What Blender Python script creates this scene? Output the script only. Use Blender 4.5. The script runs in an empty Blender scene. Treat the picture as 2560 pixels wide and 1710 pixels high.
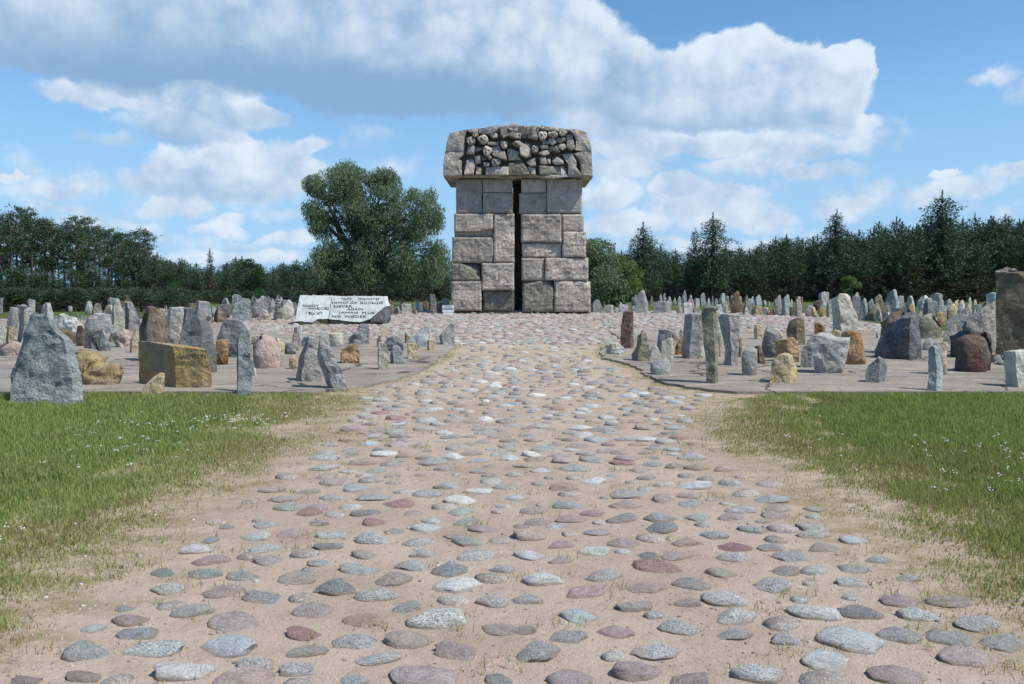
import bpy, bmesh, math, random
import numpy as np
from mathutils import Vector, Matrix
random.seed(7); RNG = np.random.default_rng(7)
S = bpy.context.scene
COL = S.collection

# ------------------------------------------------------------------ camera
F = 1991.0                      # focal length in photo pixels (28 mm)
TILT = math.atan(120 / F)
EYE = 1.6
cd = bpy.data.cameras.new('camera'); cam = bpy.data.objects.new('camera', cd); COL.objects.link(cam)
cd.sensor_width = 36; cd.lens = 36 * F / 2560; cd.clip_start = .05; cd.clip_end = 3000
cam.location = (0, 0, EYE); cam.rotation_euler = (math.pi / 2 - TILT, 0, 0)
S.camera = cam

# ------------------------------------------------------------------ world, sun, exposure
SUN = Vector((.50, -.255, .83)).normalized()
SKY_STRENGTH = .1
sl = bpy.data.lights.new('sun', 'SUN'); sl.energy = 5.0; sl.angle = math.radians(.5); sl.color = (1, .955, .88)
so = bpy.data.objects.new('sun', sl); COL.objects.link(so); so.location = (20, -10, 40)
so.rotation_euler = SUN.to_track_quat('Z', 'Y').to_euler()
S.view_settings.view_transform = 'Standard'; S.view_settings.look = 'None'
S.view_settings.exposure = 0; S.view_settings.gamma = 1; S.view_settings.use_curve_mapping = False
S.cycles.use_denoising = True
S.cycles.max_bounces = 6; S.cycles.diffuse_bounces = 3; S.cycles.transparent_max_bounces = 6

def ray(px, py):
    a, b = (px - 1280) / F, (855 - py) / F
    c, s = math.cos(TILT), math.sin(TILT)
    return (a, c + b * s, -s + b * c)
def azel(px, py):
    x, y, z = ray(px, py)
    return math.atan2(x, y), math.atan2(z, math.hypot(x, y))

class NT:                                        # small node helper
    def __init__(s, tree): s.t = tree; s.n = tree.nodes; s.l = tree.links
    def _in(s, sock, v):
        if hasattr(v, 'is_output') or isinstance(v, bpy.types.NodeSocket): s.l.new(v, sock)
        elif v is not None: sock.default_value = v
    def math(s, op, a, b=None, c=None, clamp=False):
        n = s.n.new('ShaderNodeMath'); n.operation = op; n.use_clamp = clamp
        for i, v in enumerate((a, b, c)): s._in(n.inputs[i], v)
        return n.outputs[0]
    def vec(s, op, a, b=None, c=None, out=0):
        n = s.n.new('ShaderNodeVectorMath'); n.operation = op
        for i, v in enumerate((a, b, c)):
            if v is not None: s._in(n.inputs[i], v)
        return n.outputs[out]
    def scale(s, a, f):
        n = s.n.new('ShaderNodeVectorMath'); n.operation = 'SCALE'; s._in(n.inputs[0], a); s._in(n.inputs['Scale'], f)
        return n.outputs[0]
    def noise(s, vec, scale, detail=3, rough=.55, dist=0, col=False):
        n = s.n.new('ShaderNodeTexNoise'); s._in(n.inputs['Vector'], vec)
        s._in(n.inputs['Scale'], scale); n.inputs['Detail'].default_value = detail
        n.inputs['Roughness'].default_value = rough; n.inputs['Distortion'].default_value = dist
        return n.outputs[1 if col else 0]
    def voro(s, vec, scale, feature='F1', out=0, smooth=None):
        n = s.n.new('ShaderNodeTexVoronoi'); n.feature = feature; s._in(n.inputs['Vector'], vec); n.inputs['Scale'].default_value = scale
        return n.outputs[out]
    def mix(s, f, a, b, mode='MIX'):
        n = s.n.new('ShaderNodeMix'); n.data_type = 'RGBA'; n.blend_type = mode
        s._in(n.inputs[0], f); s._in(n.inputs[6], a if not isinstance(a, tuple) or len(a) == 4 else (*a, 1))
        s._in(n.inputs[7], b if not isinstance(b, tuple) or len(b) == 4 else (*b, 1))
        return n.outputs[2]
    def step(s, v, lo, hi):
        n = s.n.new('ShaderNodeMapRange'); n.interpolation_type = 'SMOOTHSTEP'
        s._in(n.inputs[0], v); n.inputs[1].default_value = lo; n.inputs[2].default_value = hi
        return n.outputs[0]
    def comb(s, x, y, z):
        n = s.n.new('ShaderNodeCombineXYZ')
        for i, v in enumerate((x, y, z)): s._in(n.inputs[i], v)
        return n.outputs[0]
    def sep(s, v):
        n = s.n.new('ShaderNodeSeparateXYZ'); s._in(n.inputs[0], v); return n.outputs
    def bump(s, h, dist, strength=1.0):
        n = s.n.new('ShaderNodeBump'); s._in(n.inputs['Height'], h); n.inputs['Distance'].default_value = dist
        n.inputs['Strength'].default_value = strength
        return n.outputs[0]

# clouds: photo px centre, radii, weight, brightness, brightness slope with height inside the puff
CLOUDS = [
 # the long dark-based bank across the top
 (-60,70,190,90,.9,.75,.2),(90,95,190,95,.8,.62,.25),(300,70,260,120,.9,.70,.3),(560,60,260,130,1.,.74,.3),(820,50,260,140,1.,.82,.2),
 (1060,70,260,130,1.1,.88,.15),(1280,90,230,130,1.2,.95,.12),(1440,130,170,110,1.1,.98,.1),(1120,-60,420,120,1.,.9,.1),(620,-60,420,120,1.,.78,.1),
 (250,160,220,60,.8,.42,.1),(460,170,230,75,.9,.44,.15),(700,185,230,65,.9,.38,.15),(930,225,210,70,1.,.36,.2),(1150,225,230,75,1.,.42,.25),(1340,225,200,80,1.,.62,.25),
 (830,255,80,45,.7,.45,.1),(1010,250,190,45,.9,.33,.1),(1480,210,160,90,1.,.9,.15),
 # cumulus at right
 (1620,200,130,90,1.1,.95,.12),(1660,270,220,70,1.,.86,.18),(1760,165,100,66,1.1,1.0,.12),(1880,122,100,62,1.25,1.1,.06),(1800,140,60,40,1.,.96,.12),(1965,170,110,66,1.1,1.02,.12),(1900,190,90,50,.9,.80,.3),
 (1860,230,190,90,1.1,.92,.14),(2040,215,110,85,1.1,.95,.1),(2140,158,50,50,1.35,1.1,.06),(2060,262,70,40,.9,.78,.3),(2110,230,70,90,1.,.9,.12),(2000,285,150,55,1.,.86,.2),
 (1800,300,260,38,1.,.7,.25),(1560,310,200,50,.7,.72,.2),(2170,300,50,26,.7,.95,.1),
 # left clouds
 (190,235,105,34,.85,.86,.16),(330,228,120,38,.8,.84,.16),(470,235,70,42,1.05,1.0,.1),(520,265,140,62,1.,.93,.2),(620,300,105,34,.95,.88,.16),(400,300,130,34,.8,.72,.22),(260,338,110,24,.6,.72,.15),(470,338,130,20,.7,.55,.2),
 (480,395,130,42,1.,.95,.16),(570,365,70,38,1.05,1.,.1),(420,440,120,45,.85,.86,.15),(620,440,190,42,.95,.86,.18),(720,390,95,45,.95,.94,.12),(790,360,45,24,.9,1.,.08),(800,440,120,38,.6,.85,.1),(520,475,210,26,.7,.66,.15),
 (440,520,85,34,.8,.92,.14),(560,570,85,18,.6,.88,.1),(720,592,75,20,.65,.9,.1),(570,545,50,16,.5,.9,.1),(640,640,120,18,.4,.9,.1),
 (150,420,170,60,.3,.85,.1),(120,560,240,30,.3,.88,.1),(330,575,160,24,.3,.88,.1),(700,500,220,40,.3,.88,.1),(900,330,120,30,.3,.82,.1),(620,610,200,24,.35,.9,.1),(760,540,120,24,.35,.9,.1),
 (1640,560,200,36,.4,.88,.1),(1960,600,260,26,.35,.9,.1),(2250,480,160,50,.32,.86,.1),(2400,590,240,30,.35,.9,.1),(1500,380,150,60,.35,.82,.1),(2100,360,160,50,.35,.85,.1),(2240,330,110,60,.28,.85,.1),(1700,610,220,20,.4,.9,.1),
 (520,650,260,26,.4,.92,.1),(1020,420,120,40,.35,.85,.1),(230,640,200,24,.4,.92,.1),(300,500,200,60,.32,.85,.1),(2300,640,260,26,.4,.92,.1),(1800,640,260,22,.4,.92,.1),(1750,440,240,60,.35,.85,.1),(2060,480,180,50,.35,.88,.1),
 # right, lower
 (1780,365,230,34,.85,.9,.12),(1960,368,160,34,.75,.88,.12),(1620,372,140,28,.7,.85,.12),(1560,420,140,26,.5,.8,.1),(2080,425,130,24,.65,.9,.1),(1900,420,160,24,.5,.84,.1),
 (1690,470,80,30,.9,1.,.1),(1740,505,140,42,.8,.86,.14),(1510,490,80,48,.85,.94,.12),(1840,490,90,26,.7,.92,.1),(1860,540,150,36,.65,.88,.1),(2105,530,90,38,.75,.95,.08),(1940,560,90,26,.6,.9,.1),(1560,560,120,30,.45,.88,.1),
 (2520,195,95,32,.65,.9,.1),(2570,240,60,40,.7,.74,.15),(2360,438,36,12,.7,1.,.1),(2480,455,150,40,.5,.9,.1),(2560,430,80,26,.7,.94,.1),(2360,500,120,40,.45,.88,.1),(2500,540,130,30,.4,.9,.1),
 (30,438,55,14,.7,.96,.1),(60,480,100,30,.4,.86,.1),(160,485,60,20,.55,.9,.1),(130,525,100,18,.45,.9,.1),
]
w = bpy.data.worlds.new('World'); S.world = w; w.use_nodes = True
def build_world():
    T = NT(w.node_tree); T.n.clear()
    out = T.n.new('ShaderNodeOutputWorld'); bg = T.n.new('ShaderNodeBackground'); bg.inputs['Strength'].default_value = SKY_STRENGTH
    T.l.new(bg.outputs[0], out.inputs[0])
    sky = T.n.new('ShaderNodeTexSky'); sky.sky_type = 'NISHITA'; sky.sun_disc = False
    sky.sun_elevation = math.asin(SUN.z); sky.sun_rotation = math.atan2(SUN.x, SUN.y)
    sky.altitude = 100; sky.air_density = 1.0; sky.dust_density = .6; sky.ozone_density = 2.2
    tc = T.n.new('ShaderNodeTexCoord').outputs['Generated']
    x, y, z = T.sep(tc)
    az = T.math('ARCTAN2', x, y); el = T.math('ARCSINE', z)
    # soft warp gives ragged cauliflower edges
    p3 = tc
    n1 = T.vec('SUBTRACT', T.noise(p3, 7.0, 4, .6, col=True), (.5, .5, .5))
    n2 = T.vec('SUBTRACT', T.noise(p3, 26.0, 4, .62, col=True), (.5, .5, .5))
    warp = T.vec('ADD', T.scale(n1, .06), T.scale(n2, .034))
    p = T.vec('ADD', T.comb(az, el, 0.0), T.vec('MULTIPLY', warp, (1, .8, 0)))
    A = 0.0; B = 0.0
    for (cx, cy, rx, ry, wt, br, slp) in CLOUDS:
        if wt < .5: wt *= 1.12; rx *= 1.08; ry *= 1.08
        a0, e0 = azel(cx, cy); a1, _ = azel(cx + rx, cy); _, e1 = azel(cx, cy - ry)
        sx, sy = 1 / (a1 - a0) / 1.15, 1 / (e1 - e0) / 1.15
        pp = p if isinstance(A, float) else T.vec('MULTIPLY_ADD', T.comb(A, A, A), (1e-9, 1e-9, 1e-9), p)   # keeps the puffs evaluated one after another
        q = T.vec('MULTIPLY_ADD', pp, (sx, sy, 0), (-a0 * sx, -e0 * sy, 0))
        r2 = T.vec('DOT_PRODUCT', q, q, out=1)
        m = T.math('MULTIPLY_ADD', r2, -1.0, 1.0, clamp=True)
        m = T.math('MULTIPLY', m, wt)
        qy = T.sep(q)[1]
        sh = T.math('MULTIPLY_ADD', qy, slp, br)
        A = T.math('ADD', m, A)
        B = T.math('MULTIPLY_ADD', m, sh, B)
    # the rest of the sky dome: scattered fair weather cloud, well away from the view
    inv = T.math('DIVIDE', 1.0, T.math('MAXIMUM', T.math('ADD', z, .12), .05))
    pl = T.vec('MULTIPLY', tc, T.comb(inv, inv, inv))
    gn = T.noise(pl, 1.1, 5, .58)
    away = T.math('MAXIMUM', T.step(el, .47, .62), T.step(T.math('ABSOLUTE', az), .70, .85))
    gen = T.math('MULTIPLY', T.step(gn, .56, .78), away)
    A = T.math('ADD', A, gen); B = T.math('MULTIPLY_ADD', gen, .85, B)
    fine = T.noise(p3, 18.0, 6, .62)
    pw = T.vec('ADD', p3, T.scale(n2, .045))
    puff = T.voro(pw, 15.0); puff2 = T.voro(T.vec('ADD', pw, T.scale(n1, .03)), 38.0)
    lump = T.math('MULTIPLY_ADD', puff, .55, T.math('MULTIPLY', puff2, .35))          # 0 in the middle of a billow
    dens = T.math('ADD', A, T.math('MULTIPLY_ADD', fine, .95, -.44))
    dens = T.math('ADD', dens, T.math('MULTIPLY_ADD', lump, -.5, .17))
    shade = T.math('DIVIDE', B, T.math('MAXIMUM', A, .001))
    bright = T.step(shade, .55, .95)                                                  # dark flat bases dissolve softly, sunlit heads are crisp
    lo = T.math('MULTIPLY_ADD', bright, .10, .02); hi = T.math('MULTIPLY_ADD', bright, -.30, .98)
    mr = T.n.new('ShaderNodeMapRange'); mr.interpolation_type = 'SMOOTHSTEP'
    for k, v in ((0, dens), (1, lo), (2, hi)): T.l.new(v, mr.inputs[k])
    alpha = T.math('MULTIPLY', mr.outputs[0], T.step(el, -.02, .05))
    alpha = T.math('MULTIPLY', alpha, .93)
    tex = T.math('ADD', T.math('MULTIPLY_ADD', lump, -.95, .34), T.math('MULTIPLY_ADD', fine, .7, -.35))
    shade = T.math('MULTIPLY_ADD', tex, T.math('MULTIPLY_ADD', bright, .62, .24), shade)
    core = T.step(dens, .3, 1.5)                                                       # thick middles go a little grey
    shade = T.math('MULTIPLY_ADD', core, -.12, shade)
    f = T.step(shade, .25, 1.08)
    cc = T.mix(f, (2.55, 4.3, 6.7, 1), (7.9, 8.8, 9.9, 1))
    base = T.mix(1.0, sky.outputs[0], (1.0, 1.42, 1.62, 1), 'MULTIPLY')
    base = T.mix(T.math('MULTIPLY', T.step(el, .34, .0), .9), base, (3.7, 6.0, 9.1, 1))   # pale summer haze low in the sky
    c = T.mix(alpha, base, cc)
    T.l.new(c, bg.inputs['Color'])
build_world()
w.cycles.sampling_method = 'MANUAL'; w.cycles.sample_map_resolution = 512

# ------------------------------------------------------------------ terrain
def smooth(a, b, t):
    t = np.clip((t - a) / (b - a), 0, 1); return t * t * (3 - 2 * t)
def hill(x, y):
    """ground height: the path climbs gently from the camera to the plateau the monument stands on"""
    x = np.asarray(x, float); y = np.asarray(y, float)
    return .8 * smooth(6, 38, y) * .55 + .36 * np.clip((y - 9) / 25, 0, 1) + 0 * x
SLAB_T = .045
def interp(pts, y):
    ys = [q[1] for q in pts]; xs = [q[0] for q in pts]
    return np.interp(y, ys, xs)
def ground_hit(px, py, hf):
    d = ray(px, py); lo, hi = .5, 400.0
    f = lambda s: EYE + d[2] * s - float(hf(d[0] * s, d[1] * s))
    if f(hi) > 0: return d[0] * hi, d[1] * hi, EYE + d[2] * hi
    s = lo
    while s < hi and f(s) > 0: s *= 1.02
    lo = s / 1.02; hi = s
    for _ in range(40):
        m = (lo + hi) / 2
        if f(m) > 0: lo = m
        else: hi = m
    return d[0] * hi, d[1] * hi, EYE + d[2] * hi
def at_depth(px, py, Y):
    d = ray(px, py); s = Y / d[1]; return d[0] * s, EYE + d[2] * s
def gpl(pts):                                       # px outline -> ground outline
    return [ground_hit(a, b, hill)[:2] for a, b in pts]
_le = gpl([(780, 986), (871, 976), (940, 966), (997, 953), (1063, 926), (1108, 893), (1135, 868), (1110, 858), (900, 849), (700, 838), (560, 818), (520, 800)])
_re = gpl([(1840, 986), (1720, 974), (1660, 962), (1612, 942), (1600, 925), (1560, 911), (1512, 900), (1500, 884), (1520, 866), (1560, 855)])
LEFT_EDGE = sorted(_le, key=lambda q: q[1]); RIGHT_EDGE = sorted(_re, key=lambda q: q[1])
LY0, LY1 = LEFT_EDGE[0][1], LEFT_EDGE[-1][1]; RY0, RY1 = RIGHT_EDGE[0][1], 23.5
PLAZA = (-11.5, 12.5, 20.0, 36.5)
MON_Y = 33.0
def on_slab(x, y):
    x = np.asarray(x, float); y = np.asarray(y, float)
    l = (y > LY0) & (y < LY1) & (x < interp(LEFT_EDGE, y)) & (x > -26)
    r = (y > RY0) & (y < RY1) & (x > interp(RIGHT_EDGE, y)) & (x < 26)
    return l | r
def surf(x, y):
    return hill(x, y) + np.where(on_slab(x, y), SLAB_T, .004)

# ------------------------------------------------------------------ numeric noise
def _h(i, j, k, s):
    n = (i * 374761393 + j * 668265263 + k * 1274126177 + s * 1442695041) & 0xffffffff
    n = ((n ^ (n >> 13)) * 1274126177) & 0xffffffff
    return ((n ^ (n >> 16)) & 0xffff) / 65535.0
def vnoise(P, s=0):
    P = np.asarray(P, float); I = np.floor(P).astype(np.int64); f = P - I; f = f * f * (3 - 2 * f)
    r = 0
    for a in (0, 1):
        for b in (0, 1):
            for c in (0, 1):
                wgt = (f[:, 0] if a else 1 - f[:, 0]) * (f[:, 1] if b else 1 - f[:, 1]) * (f[:, 2] if c else 1 - f[:, 2])
                r = r + wgt * _h(I[:, 0] + a, I[:, 1] + b, I[:, 2] + c, s)
    return r * 2 - 1
def fbm(P, s=0, o=3):
    r = 0; a = 1; P = np.asarray(P, float)
    for i in range(o): r = r + a * vnoise(P * 2 ** i + 17.3 * i, s + i); a *= .5
    return r
def fbm3(P, s=0, o=3):
    return np.stack([fbm(P, s, o), fbm(P + 31.7, s + 11, o), fbm(P + 57.1, s + 23, o)], 1)

# ------------------------------------------------------------------ object helpers
def mesh(name, V, Fc, mat=None, smooth_=False):
    me = bpy.data.meshes.new(name); me.from_pydata([tuple(v) for v in np.asarray(V, float).tolist()], [], Fc)
    if mat: me.materials.append(mat)
    if smooth_: me.polygons.foreach_set('use_smooth', [True] * len(me.polygons))
    me.update(); return me
def link(name, me, parent=None, loc=None):
    o = bpy.data.objects.new(name, me); COL.objects.link(o)
    if parent: o.parent = parent
    if loc is not None: o.location = loc
    return o
def tag(o, label=None, cat=None, group=None, kind=None):
    if label: o['label'] = label
    if cat: o['category'] = cat
    if group: o['group'] = group
    if kind: o['kind'] = kind
    return o
def fast_mesh(name, V, loops, starts, mat, tint=None):
    """V (n,3), loops flat vertex indices, starts polygon loop starts; tint per vertex rgb"""
    me = bpy.data.meshes.new(name)
    me.vertices.add(len(V)); me.vertices.foreach_set('co', np.asarray(V, np.float32).ravel())
    me.loops.add(len(loops)); me.loops.foreach_set('vertex_index', np.asarray(loops, np.int32))
    me.polygons.add(len(starts)); me.polygons.foreach_set('loop_start', np.asarray(starts, np.int32))
    me.update(calc_edges=True)
    if tint is not None:
        a = me.color_attributes.new('tint', 'FLOAT_COLOR', 'POINT')
        c = np.ones((len(V), 4), np.float32); c[:, :3] = tint; a.data.foreach_set('color', c.ravel())
    me.materials.append(mat); return me
def tubes(paths, n=6):
    V = []; Fc = []
    for pts, rad in paths:
        b = len(V); pts = [Vector(p) for p in pts]
        for i, p in enumerate(pts):
            d = (pts[min(i + 1, len(pts) - 1)] - pts[max(i - 1, 0)]).normalized()
            s = d.orthogonal().normalized(); t = d.cross(s)
            for k in range(n):
                a = 2 * math.pi * k / n; V.append(p + (s * math.cos(a) + t * math.sin(a)) * rad[i])
        for i in range(len(pts) - 1):
            for k in range(n):
                Fc.append((b + i * n + k, b + i * n + (k + 1) % n, b + (i + 1) * n + (k + 1) % n, b + (i + 1) * n + k))
        Fc.append(tuple(b + k for k in range(n))[::-1]); Fc.append(tuple(b + (len(pts) - 1) * n + k for k in range(n)))
    return V, Fc

# ------------------------------------------------------------------ materials
def new_mat(name):
    m = bpy.data.materials.new(name); m.use_nodes = True; T = NT(m.node_tree)
    b = T.n['Principled BSDF']; b.inputs['Roughness'].default_value = .9
    b.inputs['Specular IOR Level'].default_value = .25
    return m, T, b
def rock(name, c1, c2, stain=None, speck=.25, scale=1.0, bump=.06, stain_amt=.5, grain=(.04, .04, .04), lichen=0.0):
    m, T, b = new_mat(name)
    tc = T.n.new('ShaderNodeTexCoord').outputs['Object']; oi = T.n.new('ShaderNodeObjectInfo')
    rnd = oi.outputs['Random']
    p = T.vec('ADD', tc, T.comb(T.math('MULTIPLY', rnd, 37.0), T.math('MULTIPLY', rnd, 91.0), T.math('MULTIPLY', rnd, 13.0)))
    big = T.noise(p, 1.6 * scale, 5, .6, .4); mid = T.noise(p, 6 * scale, 5, .65, .6); fin = T.noise(p, 38 * scale, 3, .7)
    c = T.mix(T.step(big, .42, .58), c1, c2)
    vein = T.noise(T.vec('MULTIPLY', p, (2.2, 2.2, .55)), 2.5 * scale, 5, .65, .8)                # rain streaks and grain
    c = T.mix(T.math('MULTIPLY', T.step(vein, .52, .66), .38), c, T.mix(1.0, c, (.55, .53, .5, 1), 'MULTIPLY'))
    if stain: c = T.mix(T.math('MULTIPLY', T.step(T.noise(p, 2.6 * scale, 6, .65, 1.0), .48, .62), stain_amt), c, stain)
    c = T.mix(T.math('MULTIPLY', T.step(fin, .52, .7), speck), c, grain)
    c = T.mix(T.math('MULTIPLY', T.step(T.noise(p, 52 * scale, 2, .6), .58, .72), speck * .8), c, (.7, .7, .68))
    c = T.mix(T.math('MULTIPLY', T.step(mid, .42, .7), .55), c, T.mix(1.0, c, (.5, .49, .48, 1), 'MULTIPLY'))
    c = T.mix(T.math('MULTIPLY', T.step(T.noise(p, 13 * scale, 5, .7, .8), .54, .68), .5), c, T.mix(1.0, c, (1.3, 1.28, 1.22, 1), 'MULTIPLY'))
    # per stone lightness
    k = T.math('MULTIPLY_ADD', T.math('FRACT', T.math('MULTIPLY', rnd, 7.31)), .4, .8)
    c = T.mix(1.0, c, T.comb(k, k, k), 'MULTIPLY')
    c = T.mix(T.math('MULTIPLY', T.step(T.noise(p, 7.5 * scale, 6, .72, .3), .62, .68), .30), c, (.47, .47, .41))
    if lichen: c = T.mix(T.math('MULTIPLY', T.step(T.noise(p, 9 * scale, 6, .7, .5), .6, .68), lichen), c, (.42, .45, .33))
    T.l.new(c, b.inputs['Base Color'])
    h = T.math('ADD', T.math('MULTIPLY', mid, 1.0), T.math('MULTIPLY', fin, .35))
    vc = T.voro(T.vec('ADD', p, T.scale(T.noise(p, 5.0, 2, col=True), .2)), 7 * scale)
    h = T.math('MULTIPLY_ADD', vc, .5, h); h = T.math('MULTIPLY_ADD', T.noise(p, 17 * scale, 4, .7), .6, h)
    T.l.new(T.bump(h, bump * .7), b.inputs['Normal'])
    return m
M = {}
M['grey'] = rock('grey_granite', (.345, .335, .31), (.43, .415, .385), (.30, .27, .24), .45)
M['blue'] = rock('blue_grey_stone', (.325, .34, .325), (.41, .42, .40), (.24, .25, .25), .4)
M['green'] = rock('green_grey_stone', (.25, .285, .275), (.35, .38, .36), (.19, .19, .19), .4, bump=.11)
M['pale'] = rock('pale_stone', (.43, .425, .39), (.50, .49, .455), (.40, .37, .31), .2)
M['dark'] = rock('dark_stone', (.10, .098, .098), (.16, .155, .152), (.065, .06, .06), .4, bump=.1)
M['slate'] = rock('slate_stone', (.20, .203, .198), (.28, .28, .272), (.15, .15, .155), .3)
M['tan'] = rock('tan_sandstone', (.47, .38, .24), (.54, .46, .32), (.40, .26, .10), .2)
M['ochre'] = rock('ochre_sandstone', (.46, .34, .15), (.40, .33, .22), (.20, .15, .09), .25, bump=.09)
M['rust'] = rock('rust_stone', (.33, .17, .07), (.42, .28, .15), (.12, .07, .045), .25, bump=.09)
M['brown'] = rock('brown_stone', (.16, .115, .075), (.26, .21, .15), (.09, .065, .045), .3, bump=.09)
M['umber'] = rock('umber_stone', (.095, .075, .052), (.165, .135, .095), (.055, .043, .03), .3, bump=.09)
M['maroon'] = rock('maroon_stone', (.105, .05, .04), (.15, .10, .08), (.2, .19, .18), .25, bump=.09)
M['pink'] = rock('pink_granite', (.44, .34, .29), (.50, .40, .34), (.36, .26, .2), .25)
M['mauve'] = rock('mauve_granite', (.36, .335, .31), (.45, .42, .385), (.26, .24, .225), .6, bump=.08)
M['moss'] = rock('weathered_stone', (.24, .22, .16), (.33, .31, .25), (.14, .12, .08), .3, bump=.09, lichen=.4)
M['cream'] = rock('cream_stone', (.44, .415, .34), (.51, .485, .41), (.36, .33, .22), .15, lichen=.2)
M['dacite'] = rock('monument_granite', (.43, .375, .325), (.54, .475, .41), (.28, .24, .20), .45, scale=1.0, bump=.10, stain_amt=.5)
M['dacite_smooth'] = rock('monument_granite_dressed', (.33, .295, .26), (.39, .355, .315), (.23, .235, .22), .25, scale=.9, bump=.03, stain_amt=.6)
M['dacite_dark'] = rock('monument_granite_weathered_shade', (.20, .185, .15), (.28, .255, .21), (.10, .09, .07), .35, bump=.10)  # darker granite, also serves as painted shade in gaps and recesses
M['inscr'] = rock('pale_inscription_stone', (.56, .60, .57), (.62, .65, .62), (.50, .55, .54), .06, bump=.004, stain_amt=.35)
M['underside'] = rock('broken_underside_stone', (.17, .14, .10), (.24, .2, .15), (.1, .08, .06), .3, bump=.06)
def plain(name, c, r=.8):
    m, T, b = new_mat(name)
    tc = T.n.new('ShaderNodeTexCoord').outputs['Object']
    n = T.noise(tc, 14.0, 3); T.l.new(T.mix(n, tuple(v * .85 for v in c), tuple(min(1, v * 1.12) for v in c)), b.inputs['Base Color'])
    b.inputs['Roughness'].default_value = r; return m
M['letter'] = plain('letter_paint', (.055, .06, .06))
M['white'] = plain('white_enamel', (.8, .8, .8), .5)
M['blackpost'] = plain('black_post', (.03, .03, .032), .6)
M['wood'] = plain('grey_wood', (.3, .26, .2))
M['flower'] = plain('white_petals', (.78, .78, .74))

def sand_mat():
    m, T, b = new_mat('sand')
    p = T.n.new('ShaderNodeTexCoord').outputs['Object']
    a = T.noise(p, .8, 6, .6); c2 = T.noise(p, 5.0, 6, .65); f = T.noise(p, 150.0, 3, .75); g = T.voro(p, 70.0)
    px_, py_, _z = T.sep(p)
    pl = T.step(py_, 9.0, 18.0)
    c = T.mix(T.step(a, .38, .62), (.37, .285, .225), (.43, .345, .275))
    c = T.mix(T.math('MULTIPLY', pl, .7), c, (.44, .36, .265))
    c = T.mix(T.math('MULTIPLY', T.step(c2, .5, .7), .35), c, (.29, .215, .16))
    c = T.mix(T.math('MULTIPLY', T.step(T.noise(p, 1.3, 7, .72), .5, .66), .45), c, (.245, .185, .14))
    c = T.mix(T.math('MULTIPLY', T.step(T.noise(p, 11.0, 6, .75), .56, .66), .5), c, (.20, .155, .115))
    side = T.step(T.math('ABSOLUTE', T.math('ADD', px_, T.math('MULTIPLY_ADD', T.noise(p, 1.2, 3), 1.2, -.6))), 1.75, 2.5)   # dried moss and thatch along the verges
    mossy = T.math('MULTIPLY', T.step(T.noise(T.vec('MULTIPLY', p, (1, 2.2, 1)), 2.0, 7, .72), .44, .62), T.math('MULTIPLY_ADD', side, .88, .12))
    c = T.mix(mossy, c, T.mix(T.noise(p, 9.0, 4), (.165, .12, .06), (.24, .20, .10)))
    c = T.mix(T.math('MULTIPLY', side, .3), c, (.37, .29, .185))
    c = T.mix(T.math('MULTIPLY', T.step(f, .52, .7), .6), c, (.16, .125, .10))
    c = T.mix(T.math('MULTIPLY', T.step(T.noise(p, 110.0, 2, .6), .62, .72), .5), c, (.56, .48, .42))
    T.l.new(c, b.inputs['Base Color'])
    h = T.math('ADD', T.math('MULTIPLY', f, .16), T.math('ADD', c2, T.math('MULTIPLY', g, .1)))
    T.l.new(T.bump(h, .028), b.inputs['Normal']); b.inputs['Roughness'].default_value = 1
    return m
def concrete_mat():
    m, T, b = new_mat('rough_concrete')
    p = T.n.new('ShaderNodeTexCoord').outputs['Object']
    a = T.noise(p, .5, 6, .6); f = T.noise(p, 80.0, 3, .7)
    streak = T.noise(T.vec('MULTIPLY', p, (.6, 2.4, 1)), 1.2, 5, .65)
    c = T.mix(T.step(a, .35, .65), (.27, .235, .20), (.36, .31, .255))
    c = T.mix(T.math('MULTIPLY', T.step(streak, .46, .68), .5), c, (.19, .17, .15))
    c = T.mix(T.math('MULTIPLY', T.step(T.noise(T.vec('MULTIPLY', p, (.5, 2.0, 1)), 1.7, 6, .7), .53, .64), .75), c, (.44, .375, .29))
    c = T.mix(T.math('MULTIPLY', T.step(T.noise(T.vec('MULTIPLY', p, (1.2, 4.0, 1)), 2.4, 6, .75), .55, .68), .5), c, (.13, .115, .10))
    crk = T.voro(T.vec('ADD', T.vec('MULTIPLY', p, (.45, 1.0, 1)), T.scale(T.noise(p, 2.0, 4, col=True), .35)), .75, 'DISTANCE_TO_EDGE')
    c = T.mix(T.step(crk, .014, .004), c, (.06, .055, .045))
    c = T.mix(T.math('MULTIPLY', T.step(T.noise(p, 3.1, 7, .75), .6, .68), .7), c, (.40, .33, .24))
    c = T.mix(T.math('MULTIPLY', T.step(f, .5, .7), .5), c, (.14, .13, .12))
    T.l.new(c, b.inputs['Base Color'])
    T.l.new(T.bump(T.math('ADD', T.math('MULTIPLY', f, .4), T.math('ADD', streak, T.noise(p, 7.0, 5, .7))), .04), b.inputs['Normal']); b.inputs['Roughness'].default_value = 1
    return m
def soil_mat():
    m, T, b = new_mat('meadow_soil')
    p = T.n.new('ShaderNodeTexCoord').outputs['Object']
    a = T.noise(p, .35, 7, .65); f = T.noise(p, 25.0, 5, .75)
    c = T.mix(T.step(a, .4, .62), (.062, .105, .02), (.115, .125, .038))
    c = T.mix(T.step(f, .45, .75), c, (.05, .075, .016))
    T.l.new(c, b.inputs['Base Color']); T.l.new(T.bump(f, .05), b.inputs['Normal']); b.inputs['Roughness'].default_value = 1
    return m
M['sand'] = sand_mat(); M['concrete'] = concrete_mat(); M['soil'] = soil_mat()

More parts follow.
